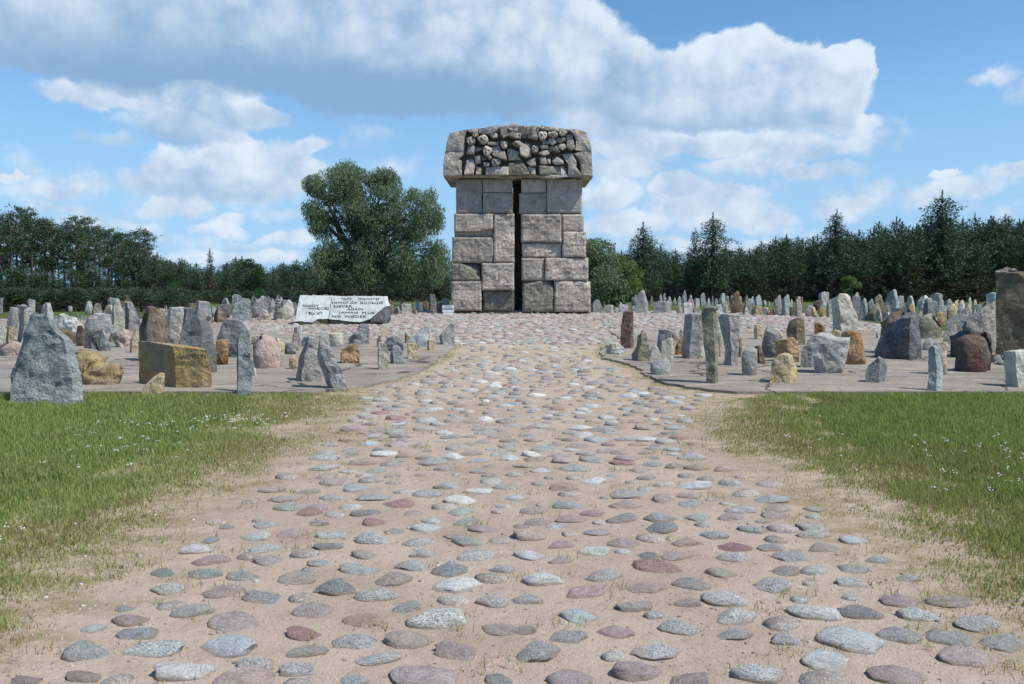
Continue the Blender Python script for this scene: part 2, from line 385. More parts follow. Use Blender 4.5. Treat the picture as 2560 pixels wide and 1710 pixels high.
def cobble_mat(src):
    m, T, b = new_mat('cobble_' + src)
    tc = T.n.new('ShaderNodeTexCoord').outputs['Object']
    if src == 'single':
        oi = T.n.new('ShaderNodeObjectInfo'); col = oi.outputs['Color']; al = oi.outputs['Alpha']
        r = T.math('MULTIPLY', oi.outputs['Random'], 60.0); p = T.vec('ADD', T.scale(tc, .16), T.comb(r, r, r))
    else:
        at = T.n.new('ShaderNodeAttribute'); at.attribute_name = 'tint'; col = at.outputs['Color']; al = .35; p = tc
    fin = T.noise(p, 62.0, 4, .78); mid = T.noise(p, 14.0, 5, .65, .5); big = T.noise(p, 5.0, 4, .6)
    band = T.noise(T.vec('MULTIPLY', p, (9, 34, 34)), 1.0, 4, .6, 1.2)
    c = T.mix(T.math('MULTIPLY', T.step(mid, .44, .64), .6), col, T.mix(1.0, col, (.58, .56, .54, 1), 'MULTIPLY'))
    c = T.mix(T.math('MULTIPLY', T.step(band, .46, .62), .5), c, T.mix(1.0, col, (1.25, 1.25, 1.25, 1), 'MULTIPLY'))
    c = T.mix(T.math('MULTIPLY', T.step(fin, .50, .60), al), c, (.06, .057, .055))
    c = T.mix(T.math('MULTIPLY', T.step(T.noise(p, 80.0, 3, .7), .53, .63), al), c, (.78, .77, .74))
    if src == 'single':                                   # sand dust settled round the foot of each stone
        zz = T.sep(tc)[2]
        dust = T.step(T.math('ADD', zz, T.math('MULTIPLY', T.math('SUBTRACT', big, .5), .5)), .42, .1)
        c = T.mix(T.math('MULTIPLY', dust, .8), c, (.37, .29, .225))
    T.l.new(c, b.inputs['Base Color'])
    T.l.new(T.bump(T.math('ADD', mid, T.math('MULTIPLY', fin, .6)), .026 if src == 'single' else .014), b.inputs['Normal'])
    b.inputs['Roughness'].default_value = .8; return m
M['cobble'] = cobble_mat('single'); M['cobbles'] = cobble_mat('many')

def leaf_mat(name, trans=.35, rough=.6, mul=1.0):
    m = bpy.data.materials.new(name); m.use_nodes = True; T = NT(m.node_tree); T.n.clear()
    out = T.n.new('ShaderNodeOutputMaterial'); at = T.n.new('ShaderNodeAttribute'); at.attribute_name = 'tint'
    col = at.outputs['Color']
    d = T.n.new('ShaderNodeBsdfPrincipled'); d.inputs['Roughness'].default_value = rough; d.inputs['Specular IOR Level'].default_value = .3
    t = T.n.new('ShaderNodeBsdfTranslucent'); mx = T.n.new('ShaderNodeMixShader'); mx.inputs[0].default_value = trans
    T.l.new(col, d.inputs['Base Color']); T.l.new(T.mix(1.0, col, (1.1, 1.25, .6, 1), 'MULTIPLY'), t.inputs[0])
    T.l.new(d.outputs[0], mx.inputs[1]); T.l.new(t.outputs[0], mx.inputs[2]); T.l.new(mx.outputs[0], out.inputs[0])
    return m
M['needle'] = leaf_mat('pine_needles', .15); M['leaf'] = leaf_mat('leaves', .42); M['blade'] = leaf_mat('grass_blades', .35, .5)
def bark(name, c1, c2):
    m, T, b = new_mat(name); p = T.n.new('ShaderNodeTexCoord').outputs['Object']
    n = T.noise(T.vec('MULTIPLY', p, (6, 6, 1.5)), 2.0, 5, .7)
    T.l.new(T.mix(T.step(n, .35, .65), c1, c2), b.inputs['Base Color']); T.l.new(T.bump(n, .05), b.inputs['Normal']); return m
M['bark'] = bark('pine_bark', (.075, .05, .04), (.13, .09, .07)); M['barkg'] = bark('grey_bark', (.07, .06, .05), (.12, .105, .09))

# ------------------------------------------------------------------ ground, path, plaza, slabs
def strip(name, rows, mat, dz, skirt=0, ncol=10, noise=0.0):
    """rows: (y, xl, xr)"""
    V = []; Fc = []; n = ncol + 1
    for (y, a, b) in rows:
        for k in range(n):
            x = a + (b - a) * k / ncol; V.append((x, y, float(hill(x, y)) + dz))
    for i in range(len(rows) - 1):
        for k in range(ncol):
            q = i * n + k; Fc.append((q, q + 1, q + n + 1, q + n))
    if skirt:
        rim = list(range(n)) + [i * n + n - 1 for i in range(1, len(rows))] + list(range(len(rows) * n - 2, (len(rows) - 1) * n - 1, -1)) + [i * n for i in range(len(rows) - 2, 0, -1)]
        b0 = len(V); V += [(V[i][0], V[i][1], V[i][2] - skirt) for i in rim]
        for i in range(len(rim)):
            j = (i + 1) % len(rim); Fc.append((rim[j], rim[i], b0 + i, b0 + j))
    return link(name, mesh(name, V, Fc, mat))
gy = list(np.arange(-30, 60, 1.0)) + [65, 75, 90, 120, 160, 220, 320, 500, 900]
tag(strip('ground', [(y, -500, 500) for y in gy], M['soil'], -.014, 0, 80), kind='structure')
PL = [(-2.62 + .10 * math.sin(y * .9) - .35 * float(smooth(11, 13, y)), y) for y in np.arange(-4, 20.6, .25)]
PR = [(2.66 + .12 * math.sin(y * 1.1 + 1) + .75 * float(smooth(8.5, 12.8, y)), y) for y in np.arange(-4, 20.6, .25)]
rag = lambda y, s: .10 * math.sin(y * 3.1 + s) + .08 * math.sin(y * 7.7 + 2 * s)
prow = [(y, float(interp(PL, y)) - 1.0 + rag(y, 1), float(interp(PR, y)) + 1.0 + rag(y, 4)) for y in np.arange(-4, 20.01, .25)]
path = strip('path', prow, M['sand'], .004, 0, 24); tag(path, kind='structure')
plaza = strip('plaza', [(y, PLAZA[0], PLAZA[1]) for y in np.arange(20.0, 36.6, .5)], M['sand'], .004, 0, 48); tag(plaza, kind='structure')
srows = lambda y0, y1, f: [(y, *f(y)) for y in np.linspace(y0, y1, 90)]
rg = random.Random(3); jit = {}
def jg(y):
    k = round(y, 3)
    if k not in jit: jit[k] = rg.uniform(-.06, .06)
    return jit[k]
tag(strip('concrete_slab', srows(LY0, LY1, lambda y: (-26, float(interp(LEFT_EDGE, y)) + jg(y))), M['concrete'], SLAB_T, .16, 60), kind='structure')
tag(strip('concrete_slab', srows(RY0, RY1, lambda y: (float(interp(RIGHT_EDGE, y)) + jg(y + 50), 26)), M['concrete'], SLAB_T, .16, 60), kind='structure')

# ------------------------------------------------------------------ cobblestones
CC0 = {'g': (.45, .435, .39), 'b': (.41, .415, .40), 'd': (.29, .285, .275), 't': (.44, .375, .31), 'p': (.47, .365, .32), 'r': (.41, .225, .19),
      'w': (.66, .645, .60), 's': (.56, .54, .50), 'l': (.48, .51, .49), 'o': (.46, .345, .25)}
CC = {k: tuple(.93 * (.82 * v + .18 * sum(c) / 3) for v in c) for k, c in CC0.items()}
def cobble_shape(seed):
    bm = bmesh.new(); bmesh.ops.create_icosphere(bm, subdivisions=3, radius=1)
    P = np.array([v.co[:] for v in bm.verts]); r = random.Random(seed)
    ex = r.uniform(1.9, 3.2)
    rad = (np.abs(P[:, 0]) ** ex + np.abs(P[:, 1]) ** ex) ** (1 / ex) + 1e-6
    k = np.sqrt(P[:, 0] ** 2 + P[:, 1] ** 2) / rad
    Q = P.copy(); Q[:, 0] *= .75 + .25 * k; Q[:, 1] *= .75 + .25 * k
    Q[:, 2] = np.sign(P[:, 2]) * np.abs(P[:, 2]) ** r.choice([.75, .9, 1, 1.2])
    Q[:, 0] *= 1 + r.uniform(-.25, .25) * Q[:, 1]; Q[:, 1] *= 1 + r.uniform(-.25, .25) * Q[:, 0]
    Q[:, 2] *= 1 + r.uniform(-.35, .35) * Q[:, 0] + r.uniform(-.25, .25) * Q[:, 1]
    Q += fbm3(P * 1.3, seed, 2) * .2 + fbm3(P * 4.5, seed + 5, 2) * .05
    for q in range(seed % 4 + 1):                           # split and chipped faces
        n = Vector((r.uniform(-1, 1), r.uniform(-1, .6), r.uniform(.25, .9))).normalized(); n = np.array(n)
        dd = Q @ n; d = dd - np.quantile(dd, r.uniform(.80, .95)); Q -= np.where(d > 0, d, 0)[:, None] * n * .95
    Fc = [tuple(v.index for v in f.verts) for f in bm.faces]; bm.free()
    return Q, Fc
SH = [cobble_shape(i) for i in range(16)]
CM = [mesh('cobblestone', q, f, M['cobble'], True) for q, f in SH]
AC = [(1245,487,115,'p'),(1410,492,110,'t'),(1545,452,150,'p'),(1640,482,130,'b'),(1525,520,120,'g'),(1715,518,140,'b'),(1825,547,160,'r'),(1300,528,125,'t'),(1330,566,140,'g'),(1415,592,115,'r'),(1675,590,130,'d'),(1725,637,125,'r'),(1465,637,100,'p'),(1890,590,110,'p'),(2105,535,150,'w'),(2060,470,135,'b'),(1960,505,135,'g'),(2110,590,130,'g'),(2195,490,130,'w'),(2140,635,115,'g'),(2215,665,120,'p'),(1215,648,125,'g'),(1170,700,150,'w'),(1335,690,130,'p'),(1525,690,150,'s'),(1715,715,160,'s'),(1810,675,90,'g'),(1960,660,150,'w'),(1925,725,145,'s'),(2085,697,95,'p'),(2145,725,140,'g'),(1505,745,135,'d'),(1215,755,135,'s'),(910,760,145,'w'),(960,718,80,'b'),(1040,655,75,'b'),(980,805,175,'p'),(1240,810,155,'t'),(1465,820,115,'s'),(1680,785,140,'t'),(1950,780,135,'g'),(2180,790,180,'s'),(2310,850,130,'s'),(1650,850,190,'b'),(1885,835,155,'g'),(2060,860,165,'d'),(945,870,165,'b'),(1120,885,155,'g'),(745,868,115,'d'),(785,940,175,'s'),(1365,895,180,'t'),(1530,942,205,'d'),(1790,900,185,'t'),(2095,933,235,'w'),(2275,997,180,'s'),(1010,955,205,'p'),(1215,978,225,'d'),(1735,970,200,'s'),(1855,1025,150,'g'),(1430,1040,190,'t'),(890,1045,185,'g'),(600,1085,165,'p'),(575,1030,90,'g'),(1070,1097,250,'p'),(1675,1085,215,'o'),(1995,1080,290,'s'),(2300,1125,170,'p'),(1400,1145,175,'r'),(430,1120,110,'w'),(640,1148,215,'b'),(705,1220,280,'s'),(1050,1210,265,'l'),(400,1240,230,'g'),(1620,1185,195,'s'),(1870,1180,215,'t'),(2105,1230,255,'p'),(1415,1225,185,'t'),(1730,1262,200,'s'),(855,1318,285,'w'),(1180,1288,210,'s'),(1375,1310,210,'s'),(1115,1368,270,'p'),(1620,1362,140,'s'),(1940,1350,320,'p'),(120,1362,180,'p'),(2290,1362,130,'g'),(380,1345,180,'p')]
BC = [(20,520,110,'w'),(100,583,120,'p'),(260,555,135,'b'),(370,590,125,'p'),(520,508,145,'g'),(520,555,150,'p'),(700,530,110,'t'),(815,510,120,'p'),(815,550,135,'g'),(840,470,150,'w'),(375,445,110,'w'),(235,475,130,'o'),(500,622,145,'d'),(690,612,160,'g'),(860,615,130,'g'),(1000,612,120,'p'),(1040,575,155,'s'),(1215,572,120,'t'),(1205,605,120,'p'),(1390,572,105,'p'),(1185,527,150,'g'),(270,620,130,'p'),(125,632,120,'p'),(200,652,105,'s'),(40,652,90,'p'),(85,695,170,'t'),(390,682,115,'g'),(685,665,155,'d'),(925,695,120,'b'),(1100,665,125,'g'),(1370,655,150,'g'),(1375,690,155,'g'),(220,735,140,'p'),(375,770,145,'w'),(520,730,160,'p'),(800,725,150,'o'),(1025,748,150,'r'),(1185,750,130,'g'),(1430,750,170,'t'),(1575,720,140,'w'),(90,788,170,'w'),(220,810,115,'p'),(620,790,100,'d'),(670,840,215,'r'),(755,787,150,'p'),(1020,798,160,'s'),(1270,800,160,'b'),(155,898,200,'w'),(420,880,175,'g'),(960,868,140,'t'),(1250,862,140,'t'),(1560,850,165,'g'),(1680,808,120,'g'),(75,990,150,'s'),(340,958,180,'p'),(605,938,160,'p'),(825,920,155,'g'),(1555,910,170,'s'),(1190,930,170,'s'),(1810,890,110,'g'),(795,1003,140,'t'),(560,1020,180,'p'),(990,990,215,'s'),(1790,1000,190,'p'),(2005,1000,200,'p'),(1865,1065,180,'s'),(310,1068,185,'l'),(1020,1072,210,'s'),(1380,1055,235,'w'),(1600,1050,195,'d'),(2130,1105,210,'g'),(260,1160,195,'g'),(480,1140,180,'p'),(770,1120,170,'s'),(1010,1150,180,'g'),(1265,1175,165,'s'),(1560,1178,310,'l'),(1770,1155,200,'g'),(2010,1165,215,'g'),(2250,1200,220,'g'),(665,1225,240,'s'),(105,1240,220,'g'),(1435,1270,235,'w'),(570,1325,235,'p'),(1140,1330,280,'s'),(2070,1260,250,'p'),(1775,1345,270,'p'),(810,1368,200,'p'),(270,1358,210,'p'),(50,1130,130,'p')]
taken = []; single = []
rc = random.Random(11)
for ox, lst in ((0, AC), (1280, BC)):
    for (X, Y, W_, c) in lst:
        px, py = ox + X * .5451, 960 + Y * .5451
        x, y, z = ground_hit(px, py + 4, hill); s = W_ * .5451 * y / F / 2
        single.append((x, y, s, c)); taken.append((x, y, s))
def far_from(x, y, s, lst):
    for (a, b, q) in lst:
        if abs(a - x) < .7 and abs(b - y) < .7 and ((a - x) / (s + q)) ** 2 + ((b - y) / ((s + q) * .82)) ** 2 < .92: return False
    return True
def clist(y0, y1, xl, xr, spacing, seed):
    r = random.Random(seed); out = []; y = y0; i = 0
    while y < y1:
        a, b = xl(y), xr(y); x = a + (spacing if i % 2 else spacing / 2)
        while x < b:
            out.append((x + r.uniform(-.3, .3) * spacing, y + r.uniform(-.3, .3) * spacing)); x += spacing
        y += spacing * .82; i += 1
    return out
rest = []
pal = 'gggggbbdttttppppppprwwsssoo'
near = clist(2.2, 20.6, lambda y: float(interp(PL, y)) + (.55 if y > 4 else .8) + (.25 if y > 12 else 0), lambda y: float(interp(PR, y)) - .55 - (.5 if y > 12 else 0), .285, 5)
for (x, y) in near:
    low = 3.1 <= y < 7.0
    if bool(on_slab(x, y)): continue
    lx, rx = float(interp(PL, y)), float(interp(PR, y))
    if y > 12 and (x < max(lx, float(interp(LEFT_EDGE, y)) if y > LY0 else lx) + .35 or x > min(rx, float(interp(RIGHT_EDGE, y)) if y > RY0 else rx) - .35): continue
    if 17.2 < y < 20.0 and rc.random() < .62: continue           # the sandy saddle before the plaza
    s = rc.choice([rc.uniform(.06, .10), rc.uniform(.085, .145), rc.uniform(.10, .155)])
    if rc.random() < .05: s *= 1.25
    if low:                                                 # small half-buried stones between the big ones
        if rc.random() < .08: continue
        s = rc.uniform(.05, .115)
    if far_from(x, y, s, taken): taken.append((x, y, s)); rest.append((x, y, s, rc.choice('ppptttgg' if low else pal)))
rest.sort(key=lambda q: q[1]); n_add = 298 - len(single)
pick = [q for q in rest if q[1] > 7.0][:n_add]; ps = set(map(id, pick)); single += pick; rest = [q for q in rest if id(q) not in ps]
for i, (x, y, s, c) in enumerate(single):
    o = link('cobblestone', CM[rc.randrange(16)], path)
    asp = rc.uniform(.6, .8); o.location = (x, y, float(hill(x, y)) + .004 - s * .03)
    o.scale = (s * 1.05, s * asp, s * rc.uniform(.28, .44)); o.rotation_euler = (rc.uniform(-.1, .1), rc.uniform(-.1, .1), rc.uniform(-.35, .35) + (math.pi if rc.random() < .5 else 0))
    k = rc.uniform(.88, 1.12); col = [v * k * rc.uniform(.96, 1.04) for v in CC[c]]
    o.color = (*col, {'s': .85, 'w': .4, 'l': .35, 'g': .5, 'd': .45}.get(c, .28))
def cobble_mass(name, lst, parent, seed):
    bmv = []; lo = []; st = []; tn = []; r = random.Random(seed); base = 0; nl = 0
    LS = []
    for sd in range(10):
        bm = bmesh.new(); bmesh.ops.create_icosphere(bm, subdivisions=2, radius=1)
        P = np.array([v.co[:] for v in bm.verts]); P = P + fbm3(P * 1.3, sd + 40, 2) * .2
        Fq = np.array([[v.index for v in f.verts] for f in bm.faces if f.calc_center_median().z > -.25]); bm.free(); LS.append((P, Fq))
    for (x, y, s, c) in lst:
        P, Fq = LS[r.randrange(10)]; a = r.uniform(-.5, .5) + (math.pi if r.random() < .5 else 0)
        Q = P * np.array([s, s * r.uniform(.6, .8), s * r.uniform(.22, .40)])
        R = np.array([[math.cos(a), -math.sin(a), 0], [math.sin(a), math.cos(a), 0], [0, 0, 1]])
        Q = Q @ R.T; z = float(hill(x, y)); Q += np.array([x, y, z + .004])
        bmv.append(Q); lo.append((Fq + base).ravel()); n = len(Fq); st.append(nl + 3 * np.arange(n)); base += len(P); nl += 3 * n
        k = r.uniform(.62, .92); tn.append(np.tile(np.array(CC[c]) * k, (len(P), 1)))
    me = fast_mesh(name, np.concatenate(bmv), np.concatenate(lo), np.concatenate(st), M['cobbles'], np.concatenate(tn))
    me.polygons.foreach_set('use_smooth', [True] * len(me.polygons))
    o = link(name, me, parent); o['kind'] = 'stuff'; return o
cobble_mass('cobblestones', rest, path, 21)
pc = []
for (x, y) in clist(20.2, 36.2, lambda y: PLAZA[0] + .2, lambda y: PLAZA[1] - .2, .30, 9):
    if bool(on_slab(x, y)) or (abs(x + .05) < 2.9 and MON_Y + .2 < y < MON_Y + 3): continue
    s = rc.uniform(.09, .155)
    pc.append((x, y, s, rc.choice('ggggttppppppprgssotp')))
cobble_mass('cobblestones', pc, plaza, 22)

# ------------------------------------------------------------------ monument
mon = bpy.data.objects.new('stone_monument', None); COL.objects.link(mon)
mon.location = (.1, MON_Y, float(hill(0, MON_Y)))
tag(mon, 'tall split tower of rough grey granite blocks under a carved overhanging cap', 'monument')
ML = Vector(mon.location)
def block(name, x0, x1, z0, z1, yf, depth, mat, rough=.03, seed=0, dent=None, pillow=.045, gap=.006, parent=None, cut=None):
    nx = max(6, int((x1 - x0) / .075)); nz = max(5, int((z1 - z0) / .075))
    x0 += gap; x1 -= gap; z0 += gap; z1 -= gap
    U, W_ = np.meshgrid(np.linspace(0, 1, nx + 1), np.linspace(0, 1, nz + 1)); u = U.ravel(); v = W_.ravel()
    X = x0 + u * (x1 - x0); Z = z0 + v * (z1 - z0)
    P = np.stack([X, np.zeros_like(X), Z], 1)
    d = np.minimum(np.minimum(u * (x1 - x0), (1 - u) * (x1 - x0)), np.minimum(v * (z1 - z0), (1 - v) * (z1 - z0)))
    edge = 1 - np.clip(d / .07, 0, 1)
    Y = yf + edge ** 3 * pillow - fbm(P * 2.2, seed, 3) * rough - np.abs(fbm(P * 6, seed + 3, 2)) * rough * .9 - rough * .6
    if dent: Y = Y + dent(u, v)
    bd = (u < 1e-6) | (u > 1 - 1e-6) | (v < 1e-6) | (v > 1 - 1e-6)
    wob = fbm3(P * 4, seed + 9, 2) * .018
    X = np.where(bd, X + np.sign(.5 - u) * np.abs(wob[:, 0]), X); Z = np.where(bd, Z + np.sign(.5 - v) * np.abs(wob[:, 2]), Z)
    if cut: X, Z = cut(u, v, X, Z)
    V = np.stack([X, Y, Z], 1); n = nx + 1
    Fc = [(j * n + i, j * n + i + 1, (j + 1) * n + i + 1, (j + 1) * n + i) for j in range(nz) for i in range(nx)]
    rim = list(range(n)) + [j * n + nx for j in range(1, nz + 1)] + [nz * n + i for i in range(nx - 1, -1, -1)] + [j * n for j in range(nz - 1, 0, -1)]
    b0 = len(V); Bk = V[rim].copy(); Bk[:, 1] = yf + depth
    V = np.concatenate([V, Bk])
    for i in range(len(rim)):
        j = (i + 1) % len(rim); Fc.append((rim[j], rim[i], b0 + i, b0 + j))
    Fc.append(tuple(b0 + i for i in range(len(rim))))
    V = V - np.array(ML)
    me = mesh(name, V, Fc, mat)
    return link(name, me, parent or mon)
def zx(a, b, Y, ox, oy, s): return at_depth(ox + a / s, oy + b / s, Y)
Z3 = (1080, 290, 3.075)
ledge = lambda u, v: np.where(v < .27 - .06 * (1 - u), .20, 0) * 1.0
chip = lambda u, v: np.clip(.5 - (u + v) * .55, 0, 1) * .5
BL = [ # x0,x1,y0,y1, offset, rough, material, dent
 (180,386,476,746,.03,.010,'dacite_smooth',None),(387,622,476,584,.03,.010,'dacite_smooth',None),(388,626,584,748,.02,.012,'dacite_smooth',None),
 (166,471,748,927,-.06,.022,'dacite',ledge),(471,636,750,1128,-.02,.045,'dacite',None),(150,474,928,1130,0,.04,'dacite',None),
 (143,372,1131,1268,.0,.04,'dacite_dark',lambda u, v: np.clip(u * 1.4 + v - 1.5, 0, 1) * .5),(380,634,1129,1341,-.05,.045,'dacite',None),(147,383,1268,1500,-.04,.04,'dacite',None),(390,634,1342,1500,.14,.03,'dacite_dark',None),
 (685,880,476,587,.05,.010,'dacite_smooth',None),(668,881,588,750,.02,.010,'dacite_smooth',None),(882,1158,476,748,.0,.010,'dacite_smooth',None),
 (684,997,752,973,-.08,.045,'dacite',None),(998,1170,752,885,.0,.025,'dacite',None),(1001,1186,886,1085,-.08,.04,'dacite',None),(690,999,974,1088,.03,.03,'dacite',None),
 (688,866,1088,1266,.02,.035,'dacite',None),(867,1204,1088,1267,-.06,.045,'dacite',None),
 (693,938,1268,1508,-.02,.045,'dacite_dark',lambda u, v: np.clip((1 - u) * .5 + v - 1.25, 0, 1) * .9 + np.clip(u + v - 1.7, 0, 1) * 1.2),(940,1222,1268,1506,-.05,.04,'dacite',lambda u, v: np.clip(u + v - 1.75, 0, 1) * 1.2)]
for i, (a, b, c, d, off, rg_, mt, dn) in enumerate(BL):
    x0, z1 = zx(a, c, MON_Y, *Z3); x1, z0 = zx(b, d, MON_Y, *Z3)
    block('granite_block', x0, x1, z0, z1, MON_Y + off + .08, 2.9, M[mt], rg_, i * 7 + 1, dn)
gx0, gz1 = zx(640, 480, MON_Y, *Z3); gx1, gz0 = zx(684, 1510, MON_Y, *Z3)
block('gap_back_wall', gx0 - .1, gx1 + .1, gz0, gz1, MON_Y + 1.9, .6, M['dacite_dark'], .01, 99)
px0, pz1 = zx(160, 1497, MON_Y, *Z3); px1, _ = zx(1210, 1497, MON_Y, *Z3)
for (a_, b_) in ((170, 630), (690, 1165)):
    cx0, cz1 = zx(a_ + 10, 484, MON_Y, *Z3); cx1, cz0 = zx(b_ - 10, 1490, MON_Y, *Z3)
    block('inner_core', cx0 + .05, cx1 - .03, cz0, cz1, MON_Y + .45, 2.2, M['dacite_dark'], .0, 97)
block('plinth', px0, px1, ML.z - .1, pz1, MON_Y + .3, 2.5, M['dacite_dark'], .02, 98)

ZC = (1100, 300, 5.87)
CF = MON_Y - .34                                         # the cap's outer face
def chunk(name, poly, yb, yf, mat, inset=.12, bulge=.06, seed=0, parent=None, z=ZC, slant=0.0, org=None, yfun=None, sub=True, rough=.02):
    """a hewn lump: px outline, from depth yb forward to yf with chamfered rim and a bulged face"""
    pts = np.array([zx(a, b, yf, *z) for a, b in poly])
    if name == 'relief_block': pts = pts.mean(0) + (pts - pts.mean(0)) * 1.09
    if np.sum(pts[:, 0] * np.roll(pts[:, 1], -1) - np.roll(pts[:, 0], -1) * pts[:, 1]) < 0: pts = pts[::-1]
    if sub:
        o = []
        for i in range(len(pts)):
            a, b = pts[i], pts[(i + 1) % len(pts)]; k = max(1, int(np.linalg.norm(b - a) / .16))
            for t in range(k): o.append(a + (b - a) * t / k)
        pts = np.array(o)
    c = pts.mean(0); n = len(pts); size = np.sqrt(((pts - c) ** 2).sum(1)).mean()
    rings = [(1.0, yb), (1.0, yf + inset * .5), (1 - inset * .35, yf + inset * .12), (.62, yf - bulge * .6), (.28, yf - bulge)]
    if name == 'relief_block':                           # hewn to a few flat facets meeting off centre
        rr = random.Random(seed); c = c + np.array([rr.uniform(-.4, .4), rr.uniform(-.1, .45)]) * size
        rings = [(1.0, yb), (1.0, yf + .05), (.90, yf), (.45, yf - .03)]
    V = []
    for sc, y in rings:
        q = c + (pts - c) * sc; V.append(np.stack([q[:, 0], np.full(n, y), q[:, 1]], 1))
    V.append(np.array([[c[0], yf - (.035 if name == 'relief_block' else bulge * 1.1), c[1]]])); V = np.concatenate(V)
    nz = fbm3(V * (1.2 / max(min(size, .7), .1)), seed, 2) * min(size, .5) * (.05 if name == 'relief_block' else .10); nz[:n] = 0; nz[:, 1] += fbm(V * 7, seed + 3, 2) * rough; V = V + nz
    V[n:, 1] += slant * (V[n:, 2] - c[1]) + (.35 * math.sin(seed * 1.9) * (V[n:, 0] - c[0]) if name == 'relief_block' else 0)
    if yfun is not None: V[:, 1] += yfun(V[:, 0], V[:, 2])
    Fc = []
    for r in range(len(rings) - 1):
        for i in range(n):
            j = (i + 1) % n; Fc.append((r * n + i, r * n + j, (r + 1) * n + j, (r + 1) * n + i))
    t = (len(rings) - 1) * n
    for i in range(n): Fc.append((t + i, t + (i + 1) % n, len(V) - 1))
    Fc.append(tuple(range(n))[::-1])
    V = V - np.array(org if org is not None else ML)
    return link(name, mesh(name, V, Fc, mat), parent or mon)
out = [(140,192),(270,158),(400,130),(590,105),(770,85),(990,65),(1200,55),(1500,75),(1700,98),(1880,120),(2020,140),(2150,180),(2200,290),(2225,460),(2240,700),(2238,832),(70,830),(52,720),(62,560),(95,380),(125,230)]
inn = [(160,215),(400,150),(770,105),(1200,80),(1500,95),(1880,140),(2130,195),(2190,300),(2220,480),(2225,815),(85,812),(75,560),(110,380)]
core = chunk('cap_core', inn, MON_Y + 3.0, MON_Y + .04, M['dacite_dark'], .1, 0, 3)  # dark colour paints the shade between the relief pieces
# back slab of the cap carries the full outline behind the relief
chunk('cap_slab', out, MON_Y + 3.05, MON_Y + .26, M['dacite'], .2, 0, 5)
LP = {'cap_block': [
 ([(140,192),(270,158),(392,135),(365,245),(352,350),(352,448),(82,452),(95,380),(125,230)],.0),
 ([(80,458),(350,456),(355,500),(262,582),(318,604),(308,815),(55,815),(52,720),(62,560)],.0),
 ([(1890,140),(2010,138),(2150,180),(2200,290),(2224,455),(2080,458),(2000,440),(2000,300),(1960,200)],.0),
 ([(1955,482),(2080,464),(2226,460),(2240,700),(2238,815),(2060,813),(2050,650),(2000,560)],.0)],
 'relief_block': [
 ([(885,100),(1000,80),(1010,150),(1100,180),(1110,270),(1000,235),(930,270),(890,200)],.0),([(565,120),(640,110),(700,100),(815,95),(825,150),(780,190),(720,200),(640,190),(570,180)],.03),
 ([(720,200),(780,165),(840,200),(845,250),(780,262)],.05),([(400,150),(550,120),(552,190),(480,195),(430,180)],.08),([(410,385),(500,375),(512,430),(500,500),(390,490)],.06),([(520,398),(630,388),(636,430),(525,470)],.04),
 ([(700,325),(860,325),(860,365),(760,370),(700,360)],.06),([(750,390),(870,375),(890,450),(950,470),(970,585),(880,560),(780,520)],.02),([(990,420),(1060,430),(1160,465),(1150,520),(1180,580),(1010,590)],.1),
 ([(1190,340),(1330,340),(1332,520),(1260,545),(1180,510),(1170,400)],.0),([(1210,190),(1270,185),(1260,270),(1205,260)],.07),([(1290,185),(1400,170),(1430,260),(1420,290),(1285,250)],.02),([(1110,195),(1185,190),(1188,275),(1120,272)],.06),
 ([(1500,80),(1700,110),(1760,130),(1740,160),(1600,155),(1490,130)],.04),([(1590,265),(1670,260),(1700,340),(1650,370),(1590,330)],.04),([(1705,265),(1830,255),(1840,300),(1770,335),(1710,320)],.02),([(1740,355),(1820,335),(1860,395),(1800,440),(1740,410)],.05),
 ([(1850,210),(1940,205),(1975,420),(1920,430),(1870,390)],.0),([(1465,375),(1580,370),(1590,420),(1500,430)],.05),([(1450,490),(1530,450),(1610,430),(1605,500),(1520,525)],.04),([(1610,390),(1720,380),(1760,470),(1700,480),(1650,450),(1610,478)],.03),
 ([(1500,295),(1580,300),(1590,355),(1510,360)],.1),([(1465,545),(1550,540),(1570,650),(1480,640)],.04),([(1575,560),(1620,555),(1620,640),(1580,640)],.1),([(1650,600),(1720,525),(1800,590),(1810,640),(1700,650)],.0),([(1460,670),(1760,685),(1755,810),(1465,800)],.02),([(1770,670),(1810,670),(1855,720),(1850,800),(1775,800)],.08),
 ([(1800,510),(1940,500),(2000,600),(1995,690),(2060,810),(1880,800),(1880,600)],.02),([(1270,620),(1330,565),(1405,560),(1400,670),(1330,680)],.02),([(1290,690),(1400,695),(1405,800),(1340,800)],.06),([(1010,630),(1190,590),(1250,680),(1310,810),(1005,810)],.0),
 ([(685,690),(990,695),(990,810),(680,810)],.02),([(535,690),(605,690),(605,800),(525,800)],.05),([(395,580),(500,555),(510,690),(490,800),(360,800)],.02),([(510,530),(590,525),(595,620),(520,650)],.04),([(615,540),(680,540),(685,590),(620,592)],.06),([(640,620),(720,620),(720,670),(650,680)],.03)]}
k = 0
for nm, lst in LP.items():
    for poly, off in lst:
        k += 1
        chunk(nm, poly, MON_Y + .3, CF + off + (.02 if nm == 'relief_block' else 0), M['dacite'] if k % 5 or nm == 'cap_block' else M['dacite_dark'], (.10 if nm == 'relief_block' else .06), .05 if nm == 'relief_block' else .02, k, slant=(.30 + .24 * math.sin(k * 2.7) if nm == 'relief_block' else .03))
chunk('cap_ledge', [(75,812),(2236,812),(2240,834),(70,832)], MON_Y + 3.0, CF + .03, M['dacite'], .05, 0, 77)
